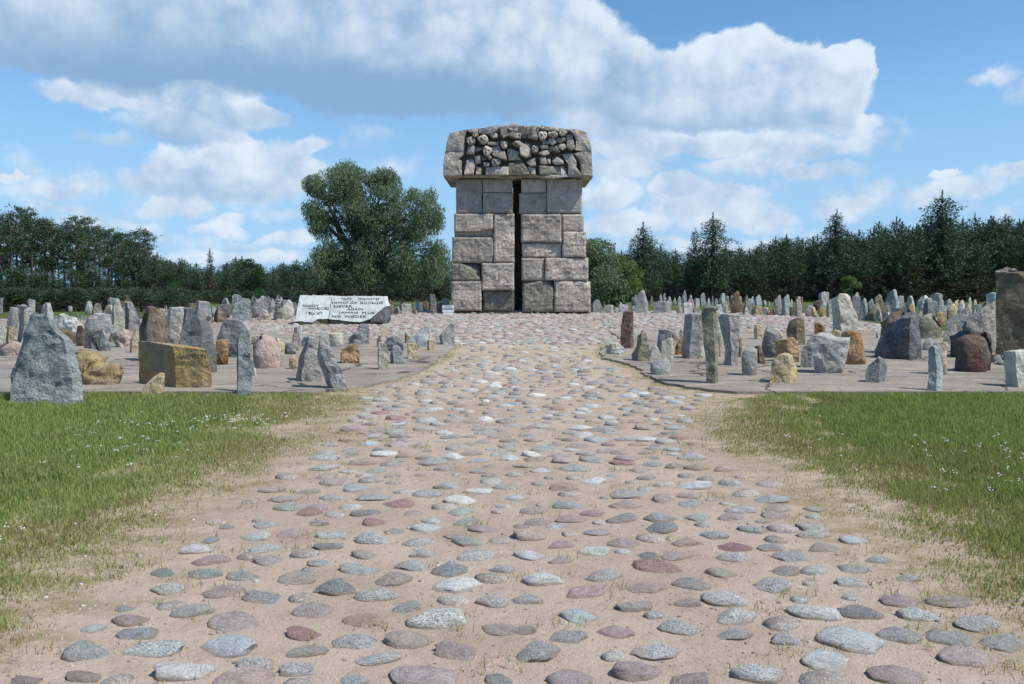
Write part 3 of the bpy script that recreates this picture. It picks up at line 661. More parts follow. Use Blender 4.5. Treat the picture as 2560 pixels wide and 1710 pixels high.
def carved_head(cx, cy, rx, ry, off, seed, tilt=0.0):
    x0, z0 = zx(cx, cy, CF, *ZC); x1, _ = zx(cx + rx, cy, CF, *ZC); _, z1 = zx(cx, cy - ry, CF, *ZC)
    bm = bmesh.new(); bmesh.ops.create_icosphere(bm, subdivisions=3, radius=1)
    P = np.array([v.co[:] for v in bm.verts]); Fc = [tuple(v.index for v in f.verts) for f in bm.faces]; bm.free()
    ex = 3.4; P = P / ((np.abs(P) ** ex).sum(1) ** (1 / ex))[:, None]                  # squarish, hewn
    Q = P.copy(); u, vv = P[:, 0], P[:, 2]; front = np.clip(-P[:, 1], 0, 1)
    g = lambda a, b, sx, sz: np.exp(-((u - a) / sx) ** 2 - ((vv - b) / sz) ** 2) * front
    push = .55 * (g(-.33, .12, .18, .15) + g(.33, .12, .18, .15)) - .45 * g(0, -.08, .13, .32) - .18 * g(0, .36, .5, .12) + .4 * g(0, -.48, .3, .1) - .12 * g(0, -.66, .3, .12)
    Q[:, 1] += push; Q[:, 0] *= 1 - .38 * np.clip(-vv, 0, 1); Q[:, 0] *= .92; Q[:, 1] += .35 * vv
    Q += fbm3(P * 1.6, seed, 2) * .12
    c, s = math.cos(tilt), math.sin(tilt); Q[:, 0], Q[:, 2] = Q[:, 0] * c - Q[:, 2] * s, Q[:, 0] * s + Q[:, 2] * c
    sx, sz = (x1 - x0) * 1.12, (z1 - z0) * 1.1
    V = Q * np.array([sx, .26, sz]) + np.array([x0, CF + .16 + off, z0]) - np.array(ML)
    link('carved_head', mesh('carved_head', V, Fc, M['dacite'], False), mon)
for i, h in enumerate([(450,300,65,58,.02),(630,280,76,66,.0),(690,450,62,72,.02),(940,355,55,62,.04),(1130,340,66,46,.05),(1395,422,50,60,.03),(1505,225,66,66,.0),(1660,205,70,50,.02),(1800,185,56,50,.03),(820,615,70,60,.02),(725,545,32,30,.05),(515,215,42,32,.06)]):
    carved_head(*h, 60 + i, .5 * math.sin(i * 2.1))
def carved_hand(pc, fingers, seed):
    """a palm with five bent fingers in relief; px points"""
    paths = []
    for f in fingers:
        pts = []
        for q, (a, b) in enumerate(f['p']):
            x, z = zx(a, b, CF, *ZC); pts.append((x - ML.x, CF - .05 - .02 * math.sin(q * 1.6) - ML.y, z - ML.z))
        paths.append((pts, [f['w'] * (1 - .18 * q) for q in range(len(pts))]))
    V, Fc = tubes(paths, 6)
    V = [tuple(v) for v in V]
    poly = np.array([zx(a, b, CF, *ZC) for a, b in pc]); c = poly.mean(0); b0 = len(V); n = len(poly)
    for sc, y in ((1, CF + .1), (1, CF), (.8, CF - .06), (.3, CF - .075)):
        for q in poly: t = c + (q - c) * sc; V.append((t[0] - ML.x, y - ML.y, t[1] - ML.z))
    for r in range(3):
        for i in range(n): j = (i + 1) % n; Fc.append((b0 + r * n + i, b0 + r * n + j, b0 + (r + 1) * n + j, b0 + (r + 1) * n + i))
    Fc.append(tuple(b0 + 3 * n + i for i in range(n)))
    link('carved_hand', mesh('carved_hand', V, Fc, M['dacite']), mon)
carved_hand([(1050,112),(1130,105),(1140,150),(1110,175),(1060,160)], [dict(p=[(1060,118),(1035,90),(1028,68)], w=.055), dict(p=[(1078,112),(1062,80),(1058,56)], w=.055), dict(p=[(1098,108),(1090,75),(1090,54)], w=.055), dict(p=[(1118,106),(1122,80),(1128,64)], w=.05), dict(p=[(1060,150),(1030,140),(1002,122)], w=.06)], 1)
carved_hand([(1270,120),(1330,110),(1350,150),(1330,172),(1270,165)], [dict(p=[(1330,115),(1365,96),(1400,84)], w=.05), dict(p=[(1338,128),(1372,116),(1404,104)], w=.05), dict(p=[(1345,140),(1376,134),(1404,126)], w=.05), dict(p=[(1345,155),(1374,152),(1398,148)], w=.045), dict(p=[(1275,140),(1245,120),(1228,88)], w=.06)], 2)

# ------------------------------------------------------------------ inscription stone
ZI = (720, 720, 8.386)
ix, iy, iz = ground_hit(860, 812, surf)
IY = iy
ins = bpy.data.objects.new('inscription_stone', None); COL.objects.link(ins); ins.location = (ix, IY, float(surf(ix, IY)))
tag(ins, 'long low pale stone in two pieces with dark lettering in six languages', 'memorial stone')
IO = Vector(ins.location); TL = .36
itilt = lambda x, z: (z - (IO.z + .3)) * TL
def face(name, poly, seed, mat, y0=0, thick=.55, bulge=0, inset=.03, rough=.004):
    return chunk(name, poly, IY + y0 + thick, IY + y0, mat, inset, bulge, seed, ins, ZI, 0, IO, itilt, True, rough)
def flat_face(name, poly, thick, y0=0.0, mat=None):
    pts = []
    P = [zx(a, b, IY, *ZI) for a, b in poly]
    r = random.Random(len(poly))
    for i in range(len(P)):
        a, b = P[i], P[(i + 1) % len(P)]; k = max(1, int(math.hypot(b[0] - a[0], b[1] - a[1]) / .07))
        for t in range(k): pts.append((a[0] + (b[0] - a[0]) * t / k + r.uniform(-.006, .006), a[1] + (b[1] - a[1]) * t / k + r.uniform(-.007, .007)))
    n = len(pts); cx = sum(p[0] for p in pts) / n; cz = sum(p[1] for p in pts) / n
    V = []
    for sc, y in ((.995, 0), (1, .02), (1, thick)):
        for (x, z) in pts: V.append((cx + (x - cx) * sc - IO.x, IY + y0 + y + itilt(x, z) - IO.y, cz + (z - cz) * sc - IO.z))
    Fc = []
    sgn = sum(pts[i][0] * pts[(i + 1) % n][1] - pts[(i + 1) % n][0] * pts[i][1] for i in range(n)) > 0
    for q in range(2):
        for i in range(n): j = (i + 1) % n; f = (q * n + i, q * n + j, (q + 1) * n + j, (q + 1) * n + i); Fc.append(f[::-1] if sgn else f)
    Fc.append(tuple(range(n)) if sgn else tuple(range(n))[::-1]); Fc.append(tuple(range(2 * n, 3 * n))[::-1] if sgn else tuple(range(2 * n, 3 * n)))
    return link(name, mesh(name, V, Fc, mat or M['inscr']), ins)
flat_face('inscribed_slab', [(215,155),(880,165),(852,645),(620,655),(530,720),(350,705),(165,690),(180,420)], .6)
flat_face('inscribed_slab', [(892,170),(1500,172),(2010,175),(2028,270),(2080,380),(2000,410),(1860,535),(1720,655),(1620,690),(1530,715),(1300,700),(1080,670),(862,655)], .6)
def base_chunk(poly, y0, seed, mt):
    face('broken_base', poly, seed, M[mt], y0, .7, .03, .1, .03)
base_chunk([(175,640),(850,600),(870,790),(700,815),(270,835),(160,800)], .10, 4, 'underside')
base_chunk([(860,600),(1720,620),(1740,760),(1480,800),(1150,790),(872,792)], .12, 5, 'underside')
base_chunk([(1990,412),(2080,385),(2090,560),(2095,660),(2060,750),(1960,715),(1740,765),(1720,660),(1850,540)], .02, 6, 'dark')

def text_mesh(body, shear=0):
    cu = bpy.data.curves.new('text', 'FONT'); cu.body = body; cu.size = 1; cu.resolution_u = 3
    o = bpy.data.objects.new('text', cu); COL.objects.link(o); bpy.context.view_layer.update()
    me = bpy.data.meshes.new_from_object(o.evaluated_get(bpy.context.evaluated_depsgraph_get()))
    V = np.array([v.co[:] for v in me.vertices]); Fc = [tuple(p.vertices) for p in me.polygons]
    bpy.data.objects.remove(o); bpy.data.curves.remove(cu); bpy.data.meshes.remove(me)
    return V, Fc
def lettering(body, box, z, parent, org, yf, bold=.0, name='lettering', mat='letter'):
    """body laid into the px box (x0,y0,x1,y1) on the face yf(x,z)"""
    V, Fc = text_mesh(body)
    if len(V) == 0: return None
    lo, hi = V.min(0), V.max(0); u = (V[:, 0] - lo[0]) / (hi[0] - lo[0]); v = (V[:, 1] - lo[1]) / (hi[1] - lo[1])
    rows = []; allF = []
    base = 0
    offs = [(0, 0), (bold, 0), (0, bold), (bold, bold)] if bold else [(0, 0)]
    for k_, (du, dv) in enumerate(offs):
        X = []
        for a, b in zip(u, v):
            px = box[0] + a * (box[2] - box[0]) + du; py = box[3] - b * (box[3] - box[1]) + dv
            x, zz = zx(px, py, org.y, *z); X.append((x - org.x, yf(x, zz) - .004 - .0007 * k_ - org.y, zz - org.z))
        rows += X; allF += [tuple(i + base for i in f) for f in Fc]; base += len(V)
    return link(name, mesh(name, np.array(rows), allF, M[mat]), parent)
fy = lambda x, z: IY + itilt(x, z)
for body, box in [('NIGDY', (288,348,628,392)), ('WIĘCEJ', (418,405,838,462)), ('! דוע אל', (368,490,712,560)), ('רעמ', (1080,205,1296,252)), ('לאמנײק', (1456,205,1896,262)),
                  ('НИКОГДА', (905,285,1430,334)), ('БОЛЬШЕ', (1500,286,1978,334)), ('NEVER', (946,362,1330,408)), ('AGAIN', (1226,420,1562,466)), ('JAMAIS', (1056,496,1466,544)), ('PLUS', (1546,498,1808,546)), ('NIE', (928,570,1106,616)), ('WIEDER', (1182,572,1640,622))]:
    lettering(body, box, ZI, ins, IO, fy, 3.0)
# pebbles left along its top edge
tp = []
def pebble_mesh(seed):
    q, f = SH[seed % 16]; return mesh('pebble', q, f, M['pale'] if seed % 2 else M['cream'], True)
PM = [pebble_mesh(i) for i in range(6)]
def pebble(x, y, z, s, label, group, seed=0, fl=.6):
    o = link('pebble', PM[seed % 6]); o.location = (x, y, z); o.scale = (s, s * .8, s * fl); o.rotation_euler = (0, 0, seed * 1.7)
    return tag(o, label, 'pebble', group)
for i, a in enumerate([285, 345, 480, 660, 715, 765, 870, 1355, 1780]):
    x, z = zx(a, 150, IY, *ZI); zt = zx(a, 163 if a < 885 else 173, IY, *ZI)[1]
    pebble(x, IY + itilt(x, zt) + .1, zt + .012, .03 + .012 * (i % 3), 'small pebble laid on the top edge of the pale inscription stone', 'pebbles on the inscription stone', i)

# ------------------------------------------------------------------ standing stones
ZZ = {1: (0, 660, 3.669), 2: (560, 660, 3.669), 4: (1440, 680, 4.193), 5: (1960, 680, 3.913), 6: (1460, 700, 5.87), 7: (1860, 700, 5.87), 8: (2200, 670, 5.228), 9: (0, 720, 6.906), 10: (320, 730, 5.59), 11: (940, 730, 6.522), 0: (0, 0, 1.0)}
def poly_x(P, t):                                   # x and normalised height along a side
    P = np.array(P); h = (P[:, 1] - P[0, 1]) / max(P[-1, 1] - P[0, 1], 1e-6); h = np.maximum.accumulate(h + np.arange(len(h)) * 1e-6)
    return np.interp(t, h, P[:, 0])
SEED = [100]
def stone(z, L, T, R, mat, label, thick=.6, ridge=None, dl=.35, dr=.25, rough=.022, rnd=False, lean=.12, group=None, cat='standing stone', name='standing_stone', by=None, tt=.1, rows=15, nf=15, text=None, Y=None):
    ox, oy, s = ZZ[z]; SEED[0] += 1; sd = SEED[0]
    cv = lambda q: (ox + q[0] / s, oy + q[1] / s)
    L = [cv(q) for q in L]; T = [cv(q) for q in T]; R = [cv(q) for q in R]
    bpy_ = max(L[0][1], R[0][1]) if by is None else oy + by / s
    bx = (L[0][0] + R[0][0]) / 2
    if Y is None: Y = ground_hit(bx, bpy_, surf)[1]
    Lw = [at_depth(*q, Y) for q in L]; Rw = [at_depth(*q, Y) for q in R]; Tw = [at_depth(*q, Y) for q in T]
    cx = (Lw[0][0] + Rw[0][0]) / 2; zb = float(surf(cx, Y)); zb_ = zb - .06
    Lw[0] = (Lw[0][0], zb_); Rw[0] = (Rw[0][0], zb_)
    W_ = max(abs(Rw[0][0] - Lw[0][0]), abs(Rw[-1][0] - Lw[-1][0])); xs = [q[0] for q in Lw + Rw + Tw]; W_ = max(W_, .75 * (max(xs) - min(xs)))
    top = [Lw[-1]] + Tw + [Rw[-1]]; x0, x1 = top[0][0], top[-1][0]
    tu = np.clip([(q[0] - x0) / max(x1 - x0, 1e-4) for q in top], 0, 1); tu = np.maximum.accumulate(tu); tz = [q[1] for q in top]
    H = max(tz) - zb; TH = thick * min(W_, H * 1.2)
    us = np.linspace(0, 1, nf + 1)
    if ridge is not None: us = np.sort(np.append(us[np.abs(us - ridge) > .03], ridge))
    n = len(us); vs = np.linspace(0, 1, rows + 1)
    ztop = np.interp(us, tu, tz)
    def yfront(u, v):
        if rnd:
            e = 2.4; y = .5 * (1 - (1 - np.abs(2 * u - 1) ** e) ** (1 / e))
        elif ridge is not None: y = np.where(u < ridge, 1.6 * dl * (1 - u / max(ridge, 1e-3)), dr * (u - ridge) / max(1 - ridge, 1e-3))
        else: y = .10 * (2 * u - 1) ** 2 + .10 * u ** 8 + .12 * (1 - u) ** 8
        return y
    V = []
    for v in vs:
        xl, xr = poly_x(Lw, v), poly_x(Rw, v); X = xl + (xr - xl) * us; Zc = zb_ + v * (ztop - zb_)
        yf = yfront(us, v) * TH; ybk = TH * (1 - (.5 * np.abs(2 * us - 1) ** 2.4 if rnd else .18 * (2 * us - 1) ** 2))
        ln = lean * (Zc - zb_)
        if rnd:
            q = .5 * (1 - math.sqrt(max(0, 1 - (max(0, (v - .35) / .65)) ** 2))); yf = yf + TH * q * .8; ybk = np.maximum(ybk - TH * q * .8, yf + .02); ln = 0
        V.append(np.stack([X, yf + ln, Zc], 1))
        yb2 = np.maximum(ybk, yf + .12 * TH) + ln * .4; xm = (xl + xr) / 2                 # each stone is turned to face the path, its back a little narrower
        V.append(np.stack([xm + (X - xm) * .86 + yb2 * cx / Y, yb2, Zc + (tt * TH if v == 1 else 0)], 1))
    A = np.array(V)                                   # (2*(rows+1), n, 3)
    fr, bk = A[0::2], A[1::2]
    V = np.concatenate([fr.reshape(-1, 3), bk.reshape(-1, 3)]); nb = fr.shape[0] * n
    mid = (fr[-1] + bk[-1]) / 2; mid[:, 2] += (.02 * TH); mo = len(V); V = np.concatenate([V, mid])
    Fc = []
    for r in range(rows):
        for i in range(n - 1):
            Fc.append((r * n + i, r * n + i + 1, (r + 1) * n + i + 1, (r + 1) * n + i))
            Fc.append((nb + r * n + i + 1, nb + r * n + i, nb + (r + 1) * n + i, nb + (r + 1) * n + i + 1))
        Fc.append((nb + r * n, r * n, (r + 1) * n, nb + (r + 1) * n)); e = n - 1
        Fc.append((r * n + e, nb + r * n + e, nb + (r + 1) * n + e, (r + 1) * n + e))
    t = rows * n
    for i in range(n - 1):
        Fc.append((t + i, t + i + 1, mo + i + 1, mo + i)); Fc.append((mo + i, mo + i + 1, nb + t + i + 1, nb + t + i))
    Fc.append((t, mo, nb + t)); e = n - 1; Fc.append((t + e, nb + t + e, mo + e))
    sz = math.sqrt(W_ * H); amp = rough * sz * (1.2 if rnd else .95)
    V = V + np.array([0, Y, 0])
    if not rnd and ridge is None:                        # broken planes
        rr = np.random.default_rng(sd)
        for _ in range(11):
            nn = np.array([rr.uniform(-.55, .55), -1, rr.uniform(-.45, .12)]); nn /= np.linalg.norm(nn)
            q = V @ nn; ex = np.maximum(q - np.quantile(q, rr.uniform(.87, .97)), 0); V = V - nn * (ex * .85)[:, None]
    V = V + fbm3(V * (2.6 / sz), sd, 3) * amp * np.array([.55, 1.3, .45]) + fbm3(V * (9 / sz), sd + 5, 2) * amp * np.array([.25, .6, .25])
    org = np.array([cx, Y, zb]); V = V - org
    me = mesh(name, V, Fc, M[mat], rnd)
    o = link(name, me, None, org); tag(o, label, cat, group)
    o['_w'] = W_
    return o
GL = 'memorial stones on the left slab'; GR = 'memorial stones on the right slab'
# ---- left field, near
big = stone(1, [(60,1292),(45,1040),(120,860),(190,700)], [(230,610),(285,495),(330,480)], [(735,1190),(690,1060),(600,800),(550,700),(470,640),(400,540),(375,505)], 'green', 'largest blue-grey boulder at the grass edge, broad at the foot, far left', .5, .9, .1, .2, .03, lean=.18, group=GL, rows=20, nf=20)
stone(1, [(1215,1135),(1215,900),(1213,735)], [(1400,738),(1690,765)], [(1935,1100),(1925,900),(1890,790)], 'ochre', 'squat tan block lettered GARWOLIN with a flat top', .62, .55, .62, .1, .018, lean=-.03, group=GL, tt=.02, rows=14, nf=18, name='standing_stone', text=True)
stone(1, [(1290,1210),(1300,1140)], [(1400,1060),(1475,1012)], [(1490,1190),(1500,1010)], 'tan', 'small pointed tan shard in front of the lettered block', .35, .75, .2, .1, group=GL)
stone(1, [(2165,1195),(2160,900),(2168,720)], [(2190,660)], [(2290,1200),(2318,900),(2290,740),(2235,615)], 'blue', 'slim pale blue leaf-shaped upright slab at the grass edge', .4, .12, .5, .1, .012, lean=.06, group=GL)
stone(2, [(985,1165),(920,1110),(835,850),(870,680)], [(890,615)], [(1140,1160),(1090,1000),(1020,850),(920,630)], 'mauve', 'dark leaning slab with a sharp top at the grass edge', .5, .35, .55, .1, .03, lean=-.08, group=GL)
stone(2, [(640,1080),(645,1010),(680,850),(740,740)], [(780,680),(830,700)], [(885,1060),(870,900),(850,760)], 'mauve', 'craggy grey pyramid stone just behind the leaning slab', .55, .3, .3, .2, .045, group=GL)
stone(1, [(612,1030),(610,900),(640,830)], [(760,815),(880,830)], [(900,910),(918,870)], 'ochre', 'ochre boulder lying behind its larger neighbour beside the big boulder', .7, None, group=GL, rough=.05, rnd=True, cat='boulder', name='boulder', by=1030)
stone(1, [(700,1110),(695,1050),(740,960)], [(830,915),(960,925)], [(1050,1110),(1092,1010),(1040,930)], 'ochre', 'lumpy ochre boulder lying nearest the big boulder', .7, None, group=GL, rough=.06, rnd=True, cat='boulder', name='boulder')
stone(1, [(2,845),(-30,780),(20,735)], [(100,715),(160,725)], [(205,830),(215,780)], 'pink', 'rounded pinkish boulder left behind the big boulder', .8, None, group=GL, rough=.03, rnd=True, cat='boulder', name='boulder')
stone(1, [(1255,730),(1250,600),(1300,480)], [(1345,405),(1400,405)], [(1505,735),(1530,600),(1500,470),(1450,420)], 'brown', 'tall rusty brown stone with a black left side behind the lettered block', .6, .3, .5, .05, .02, group=GL, by=900)
stone(1, [(1660,1000),(1600,760),(1660,560),(1668,420)], [(1690,405),(1770,425)], [(1965,1010),(1960,800),(1910,620),(1830,480)], 'slate', 'tall pointed grey slab with a pale right edge behind the lettered block', .4, .68, .1, .5, .025, group=GL, by=1000)
stone(1, [(1500,735),(1510,600),(1520,500)], [(1545,408)], [(1700,730),(1690,560),(1675,405)], 'grey', 'square grey-beige block between the brown stone and the pointed slab', .5, None, group=GL, by=860)
stone(1, [(1965,860),(1965,680),(2010,580)], [(2060,515),(2190,530)], [(2260,860),(2270,640),(2225,560)], 'slate', 'broad dark grey slab behind the slim leaf-shaped slab', .35, None, rough=.035, group=GL)
stone(1, [(1968,925),(1967,820)], [(1972,712)], [(2085,915),(2092,800),(2092,700)], 'rust', 'small square rust block beside the slim leaf-shaped slab', .7, None, group=GL, lean=.04)
stone(1, [(1178,810),(1190,740)], [(1235,600)], [(1255,815),(1252,640)], 'tan', 'thin tan blade stone left of the brown stone', .6, .3, group=GL)
stone(1, [(1060,765),(1032,690),(1035,650)], [(1080,620),(1120,595)], [(1170,755),(1190,680),(1150,610)], 'pink', 'small wrinkled pale pink boulder before the two pointed stones', .7, None, rough=.07, rnd=True, group=GL, cat='boulder', name='boulder')
stone(1, [(1025,610),(1015,450)], [(1040,340),(1062,315)], [(1130,615),(1135,480),(1080,330)], 'cream', 'tall pointed beige stone, left one of the two pointed stones', .5, .2, .5, .05, group=GL)
stone(1, [(1128,610),(1140,470),(1135,370)], [(1165,350),(1190,350)], [(1295,612),(1265,480),(1200,360)], 'mauve', 'tapering grey stone, right one of the two pointed stones', .5, .3, .5, .1, .03, group=GL)
stone(1, [(405,580),(395,450),(397,385)], [(412,358)], [(500,570),(470,440),(445,362)], 'pale', 'leaning pale needle stone before the tall pines', .6, .35, .45, .1, group=GL)
stone(1, [(45,590),(60,520),(90,405)], [(110,400)], [(140,640),(150,405)], 'grey', 'narrow grey stone with a pebble, left of the square grey stone', .6, None, group=GL, by=650)
stone(1, [(140,720),(165,560),(150,410)], [(200,405)], [(290,715),(290,560),(280,415)], 'mauve', 'tall square grey stone topped with a flat pebble', .8, .35, .5, .1, group=GL)
stone(1, [(38,725),(42,640)], [(48,585)], [(122,730),(120,580)], 'ochre', 'small bright ochre block at the far left', .7, .4, .5, .05, group=GL)
stone(1, [(-40,700),(-30,600)], [(10,565)], [(40,760),(40,600)], 'cream', 'pale cream stone cut by the left side of the picture', .7, None, group=GL)
stone(1, [(490,650),(500,560),(535,480)], [(590,470),(640,500),(690,500)], [(745,650),(735,560)], 'pale', 'broad pale lumpy stone behind the big boulder', .6, None, rough=.05, group=GL)
stone(1, [(485,735),(482,660)], [(540,605),(620,610)], [(680,735),(670,650)], 'brown', 'rounded brown boulder at the foot of the broad pale stone', .7, None, rnd=True, group=GL, cat='boulder', name='boulder')
stone(1, [(695,755),(692,640)], [(710,575),(740,572)], [(788,740),(775,640)], 'brown', 'split brown stone with a yellow right side', .7, .6, .2, .5, group=GL)
stone(1, [(755,640),(765,560)], [(800,500),(880,505)], [(945,640),(930,560)], 'mauve', 'rounded grey stone behind the black shard', .5, None, group=GL, by=700)
stone(1, [(800,790),(775,640),(790,630)], [(850,625)], [(925,760),(915,610)], 'dark', 'black jagged shard before the rounded grey stone', .4, None, group=GL, lean=-.12)
stone(1, [(890,800),(915,680)], [(915,610)], [(1020,800),(985,690),(945,620)], 'blue', 'pale blue triangular stone right of the black shard', .4, None, group=GL)
stone(1, [(740,780),(770,745)], [(810,708)], [(895,805),(850,750)], 'dark', 'low dark wedge in front of the black shard', .6, .7, .3, .4, group=GL)
stone(1, [(710,815),(720,785)], [(800,782)], [(900,830),(890,795)], 'cream', 'low flat cream stone above the ochre boulders', .8, None, group=GL)
stone(1, [(800,590),(815,500)], [(860,460),(940,460)], [(1015,565),(1005,470)], 'pale', 'wide pale stone with an orange right end', .5, None, group=GL)
stone(1, [(945,640),(960,600)], [(1000,562)], [(1060,640),(1050,570)], 'blue', 'small blue-grey block left of the pointed stones', .6, None, group=GL)
stone(1, [(410,640),(405,570)], [(430,560)], [(480,680),(470,600)], 'pink', 'small pink stone behind the shoulder of the big boulder', .7, None, group=GL)
# second row, left
stone(1, [(1700,520),(1700,420)], [(1720,370)], [(1790,520),(1785,365)], 'brown', 'brown-faced block leaning on the lettered beige block', .6, .5, .3, .2, group=GL)
stone(1, [(1785,500),(1790,360)], [(1800,348),(1900,352)], [(1945,545),(1930,450),(1915,358)], 'grey', 'large upright beige block with worn marks, behind the pointed slab', .6, .18, .6, .05, .012, group=GL)
stone(1, [(1862,545),(1865,490)], [(1900,475)], [(1948,545),(1945,490)], 'brown', 'small brown stone at the foot of the upright beige block', .7, None, group=GL)
stone(1, [(1950,545),(1955,470)], [(1990,400),(2020,400)], [(2085,545),(2060,450)], 'brown', 'dark broken stone with an orange foot', .6, .35, .5, .1, .04, group=GL)
stone(1, [(2000,500),(2005,385)], [(2050,375)], [(2100,500),(2110,390)], 'slate', 'smooth grey stone behind the dark broken stone', .5, None, group=GL)
stone(1, [(1938,470),(1940,400)], [(1958,388)], [(1990,475),(1980,410)], 'pale', 'small pale slab left of the smooth grey stone', .5, None, group=GL)
stone(2, [(70,525),(50,450),(75,370)], [(150,350),(200,345)], [(260,530),(240,430),(220,370)], 'green', 'large greenish slab with a slanting top', .4, .1, .5, .1, .03, group=GL)
stone(2, [(232,500),(240,420)], [(290,335),(330,325),(370,340)], [(400,500),(395,380)], 'mauve', 'big hunched grey stone behind the greenish slab', .5, None, .0, rough=.03, group=GL)
stone(2, [(290,520),(310,480)], [(355,425)], [(425,520),(395,430)], 'cream', 'small broken stone with a yellow edge before the hunched stone', .6, None, rough=.05, group=GL)
stone(2, [(398,450),(400,390)], [(420,387)], [(465,450),(460,395)], 'slate', 'small squared slate block near the stacked cairn', .5, None, group=GL)
stone(2, [(495,515),(500,430)], [(560,370),(595,328)], [(650,515),(640,430),(615,345)], 'cream', 'pale pointed triangular slab left of the inscription', .35, None, rough=.012, group=GL, by=515)
stone(2, [(600,500),(605,400)], [(625,350)], [(665,500),(665,360)], 'slate', 'dark slab half hidden behind the inscription', .4, None, group=GL, by=480)
stone(2, [(445,515),(450,460)], [(480,430)], [(500,515),(498,430)], 'cream', 'squat base stone under the stacked cairn', .8, None, group=GL)
# ---- left field, by the path
stone(2, [(262,960),(243,850),(250,740),(300,690)], [(370,672)], [(500,945),(500,830),(470,740),(420,690)], 'pink', 'big rounded pink boulder with a dark scaly crust', .85, None, rnd=True, rough=.02, group=GL, cat='boulder', name='boulder', rows=16, nf=16)
stone(2, [(240,740),(240,670)], [(300,660)], [(400,740),(390,665)], 'tan', 'low tan stone behind the big pink boulder', .6, None, group=GL)
stone(2, [(478,840),(470,690)], [(500,688)], [(548,840),(552,740),(530,695)], 'tan', 'small yellow-tan stone right of the pink boulder', .7, .2, group=GL)
stone(2, [(258,1025),(262,960)], [(268,930)], [(300,1025),(285,960)], 'cream', 'narrow cream splinter at the foot of the pink boulder', .6, None, group=GL)
stone(2, [(615,800),(625,660)], [(640,640)], [(682,800),(672,650)], 'pink', 'thin pinkish slab before the white post-like stone', .4, .2, group=GL)
stone(2, [(680,750),(676,600)], [(690,565)], [(712,750),(706,570)], 'pale', 'white post-like stone under the left end of the inscription', .7, None, group=GL, rough=.01)
stone(2, [(640,640),(640,590)], [(655,580)], [(672,630),(672,590)], 'dark', 'small dark lump left of the white post-like stone', .7, None, group=GL)
stone(2, [(590,965),(592,880)], [(620,840)], [(665,965),(668,850)], 'tan', 'rough tan stone at the left of the craggy pyramid', .6, None, rough=.05, group=GL)
stone(2, [(965,760),(955,650)], [(1000,642)], [(1098,755),(1078,640)], 'cream', 'squared cream and orange block behind the leaning slab', .6, None, group=GL)
stone(2, [(1060,912),(1058,840)], [(1100,790),(1160,750),(1210,748)], [(1235,895),(1240,820),(1232,770)], 'rust', 'ribbed orange-brown boulder on the open slab', .6, .1, .5, .1, .05, group=GL)
stone(2, [(1140,740),(1130,690)], [(1200,640),(1250,570),(1290,560)], [(1325,735),(1325,640),(1325,565)], 'slate', 'dark grey pyramid with a curved top below the inscription', .5, None, rough=.05, group=GL)
stone(2, [(1402,968),(1402,820)], [(1415,728),(1450,730)], [(1500,965),(1510,860),(1485,745)], 'cream', 'slim cream pillar standing alone near the slab edge', .6, .14, .5, .1, group=GL)
stone(2, [(1465,800),(1460,730)], [(1500,680),(1570,670)], [(1660,800),(1640,730),(1610,690)], 'slate', 'dark grey ridge-backed stone behind the cream pillar', .5, None, rough=.05, group=GL)
stone(2, [(1518,915),(1515,850)], [(1545,765),(1590,755)], [(1668,912),(1640,840),(1610,765)], 'blue', 'small blue-grey block with a black left side', .6, .28, .5, .1, group=GL)
stone(2, [(1680,870),(1675,760)], [(1685,735),(1740,735)], [(1785,862),(1780,790),(1770,740)], 'tan', 'small speckled tan block by the path', .6, .12, .5, .1, .03, group=GL)
stone(2, [(1655,770),(1680,710)], [(1780,640),(1850,580)], [(1885,755),(1885,660),(1875,575)], 'blue', 'large grey wedge with a slanting top near the path', .35, None, rough=.02, group=GL)
stone(2, [(1652,725),(1655,660)], [(1662,635)], [(1705,720),(1700,670)], 'ochre', 'small ochre tooth left of the large grey wedge', .6, .4, group=GL)
stone(2, [(1862,792),(1860,720)], [(1870,695)], [(1925,790),(1920,705)], 'tan', 'smallest tan block right of the large grey wedge', .7, .3, group=GL)
stone(2, [(1990,740),(1965,665)], [(2040,590),(2090,545)], [(2115,740),(2115,560)], 'mauve', 'grey wedge nearest the path, sloping down to the left', .4, .2, .5, .1, .012, group=GL)
# ---- right field, near
stone(4, [(1380,1165),(1360,900),(1330,640),(1322,420)], [(1330,395),(1420,395)], [(1500,1170),(1500,850),(1500,600),(1480,400)], 'moss', 'tall mossy square pillar with pebbles on top, nearest the path', .8, .68, .12, .55, .02, lean=0, group=GR, rows=18)
stone(4, [(1460,640),(1465,480)], [(1480,350)], [(1550,640),(1550,500),(1535,345)], 'cream', 'rough cream stone behind the tall mossy pillar', .6, None, rough=.04, group=GR, by=760)
stone(4, [(1575,980),(1590,800),(1560,650),(1535,480)], [(1560,440),(1620,450)], [(1700,985),(1715,760),(1735,600),(1740,460)], 'mauve', 'tall speckled grey stone with a hollowed blue top', .55, .4, .5, .15, .035, group=GR, rows=16)
stone(4, [(1135,905),(1120,820),(1150,600),(1160,450)], [(1210,442)], [(1295,908),(1330,700),(1330,445)], 'mauve', 'tall light grey square pillar with a dark left side', .6, .35, .5, .1, .015, lean=.03, group=GR, rows=16)
stone(4, [(470,760),(465,700),(475,560),(495,425)], [(540,422)], [(620,770),(610,600),(610,425)], 'maroon', 'dark maroon upright block with a grey right face', .7, .68, .1, .6, .015, lean=0, group=GR, by=800)
stone(4, [(605,935),(600,870),(655,780),(665,680)], [(690,645),(725,642)], [(775,925),(780,800),(745,660)], 'moss', 'weathered brown peg-shaped stone right of the maroon block', .7, .3, .5, .1, .035, group=GR)
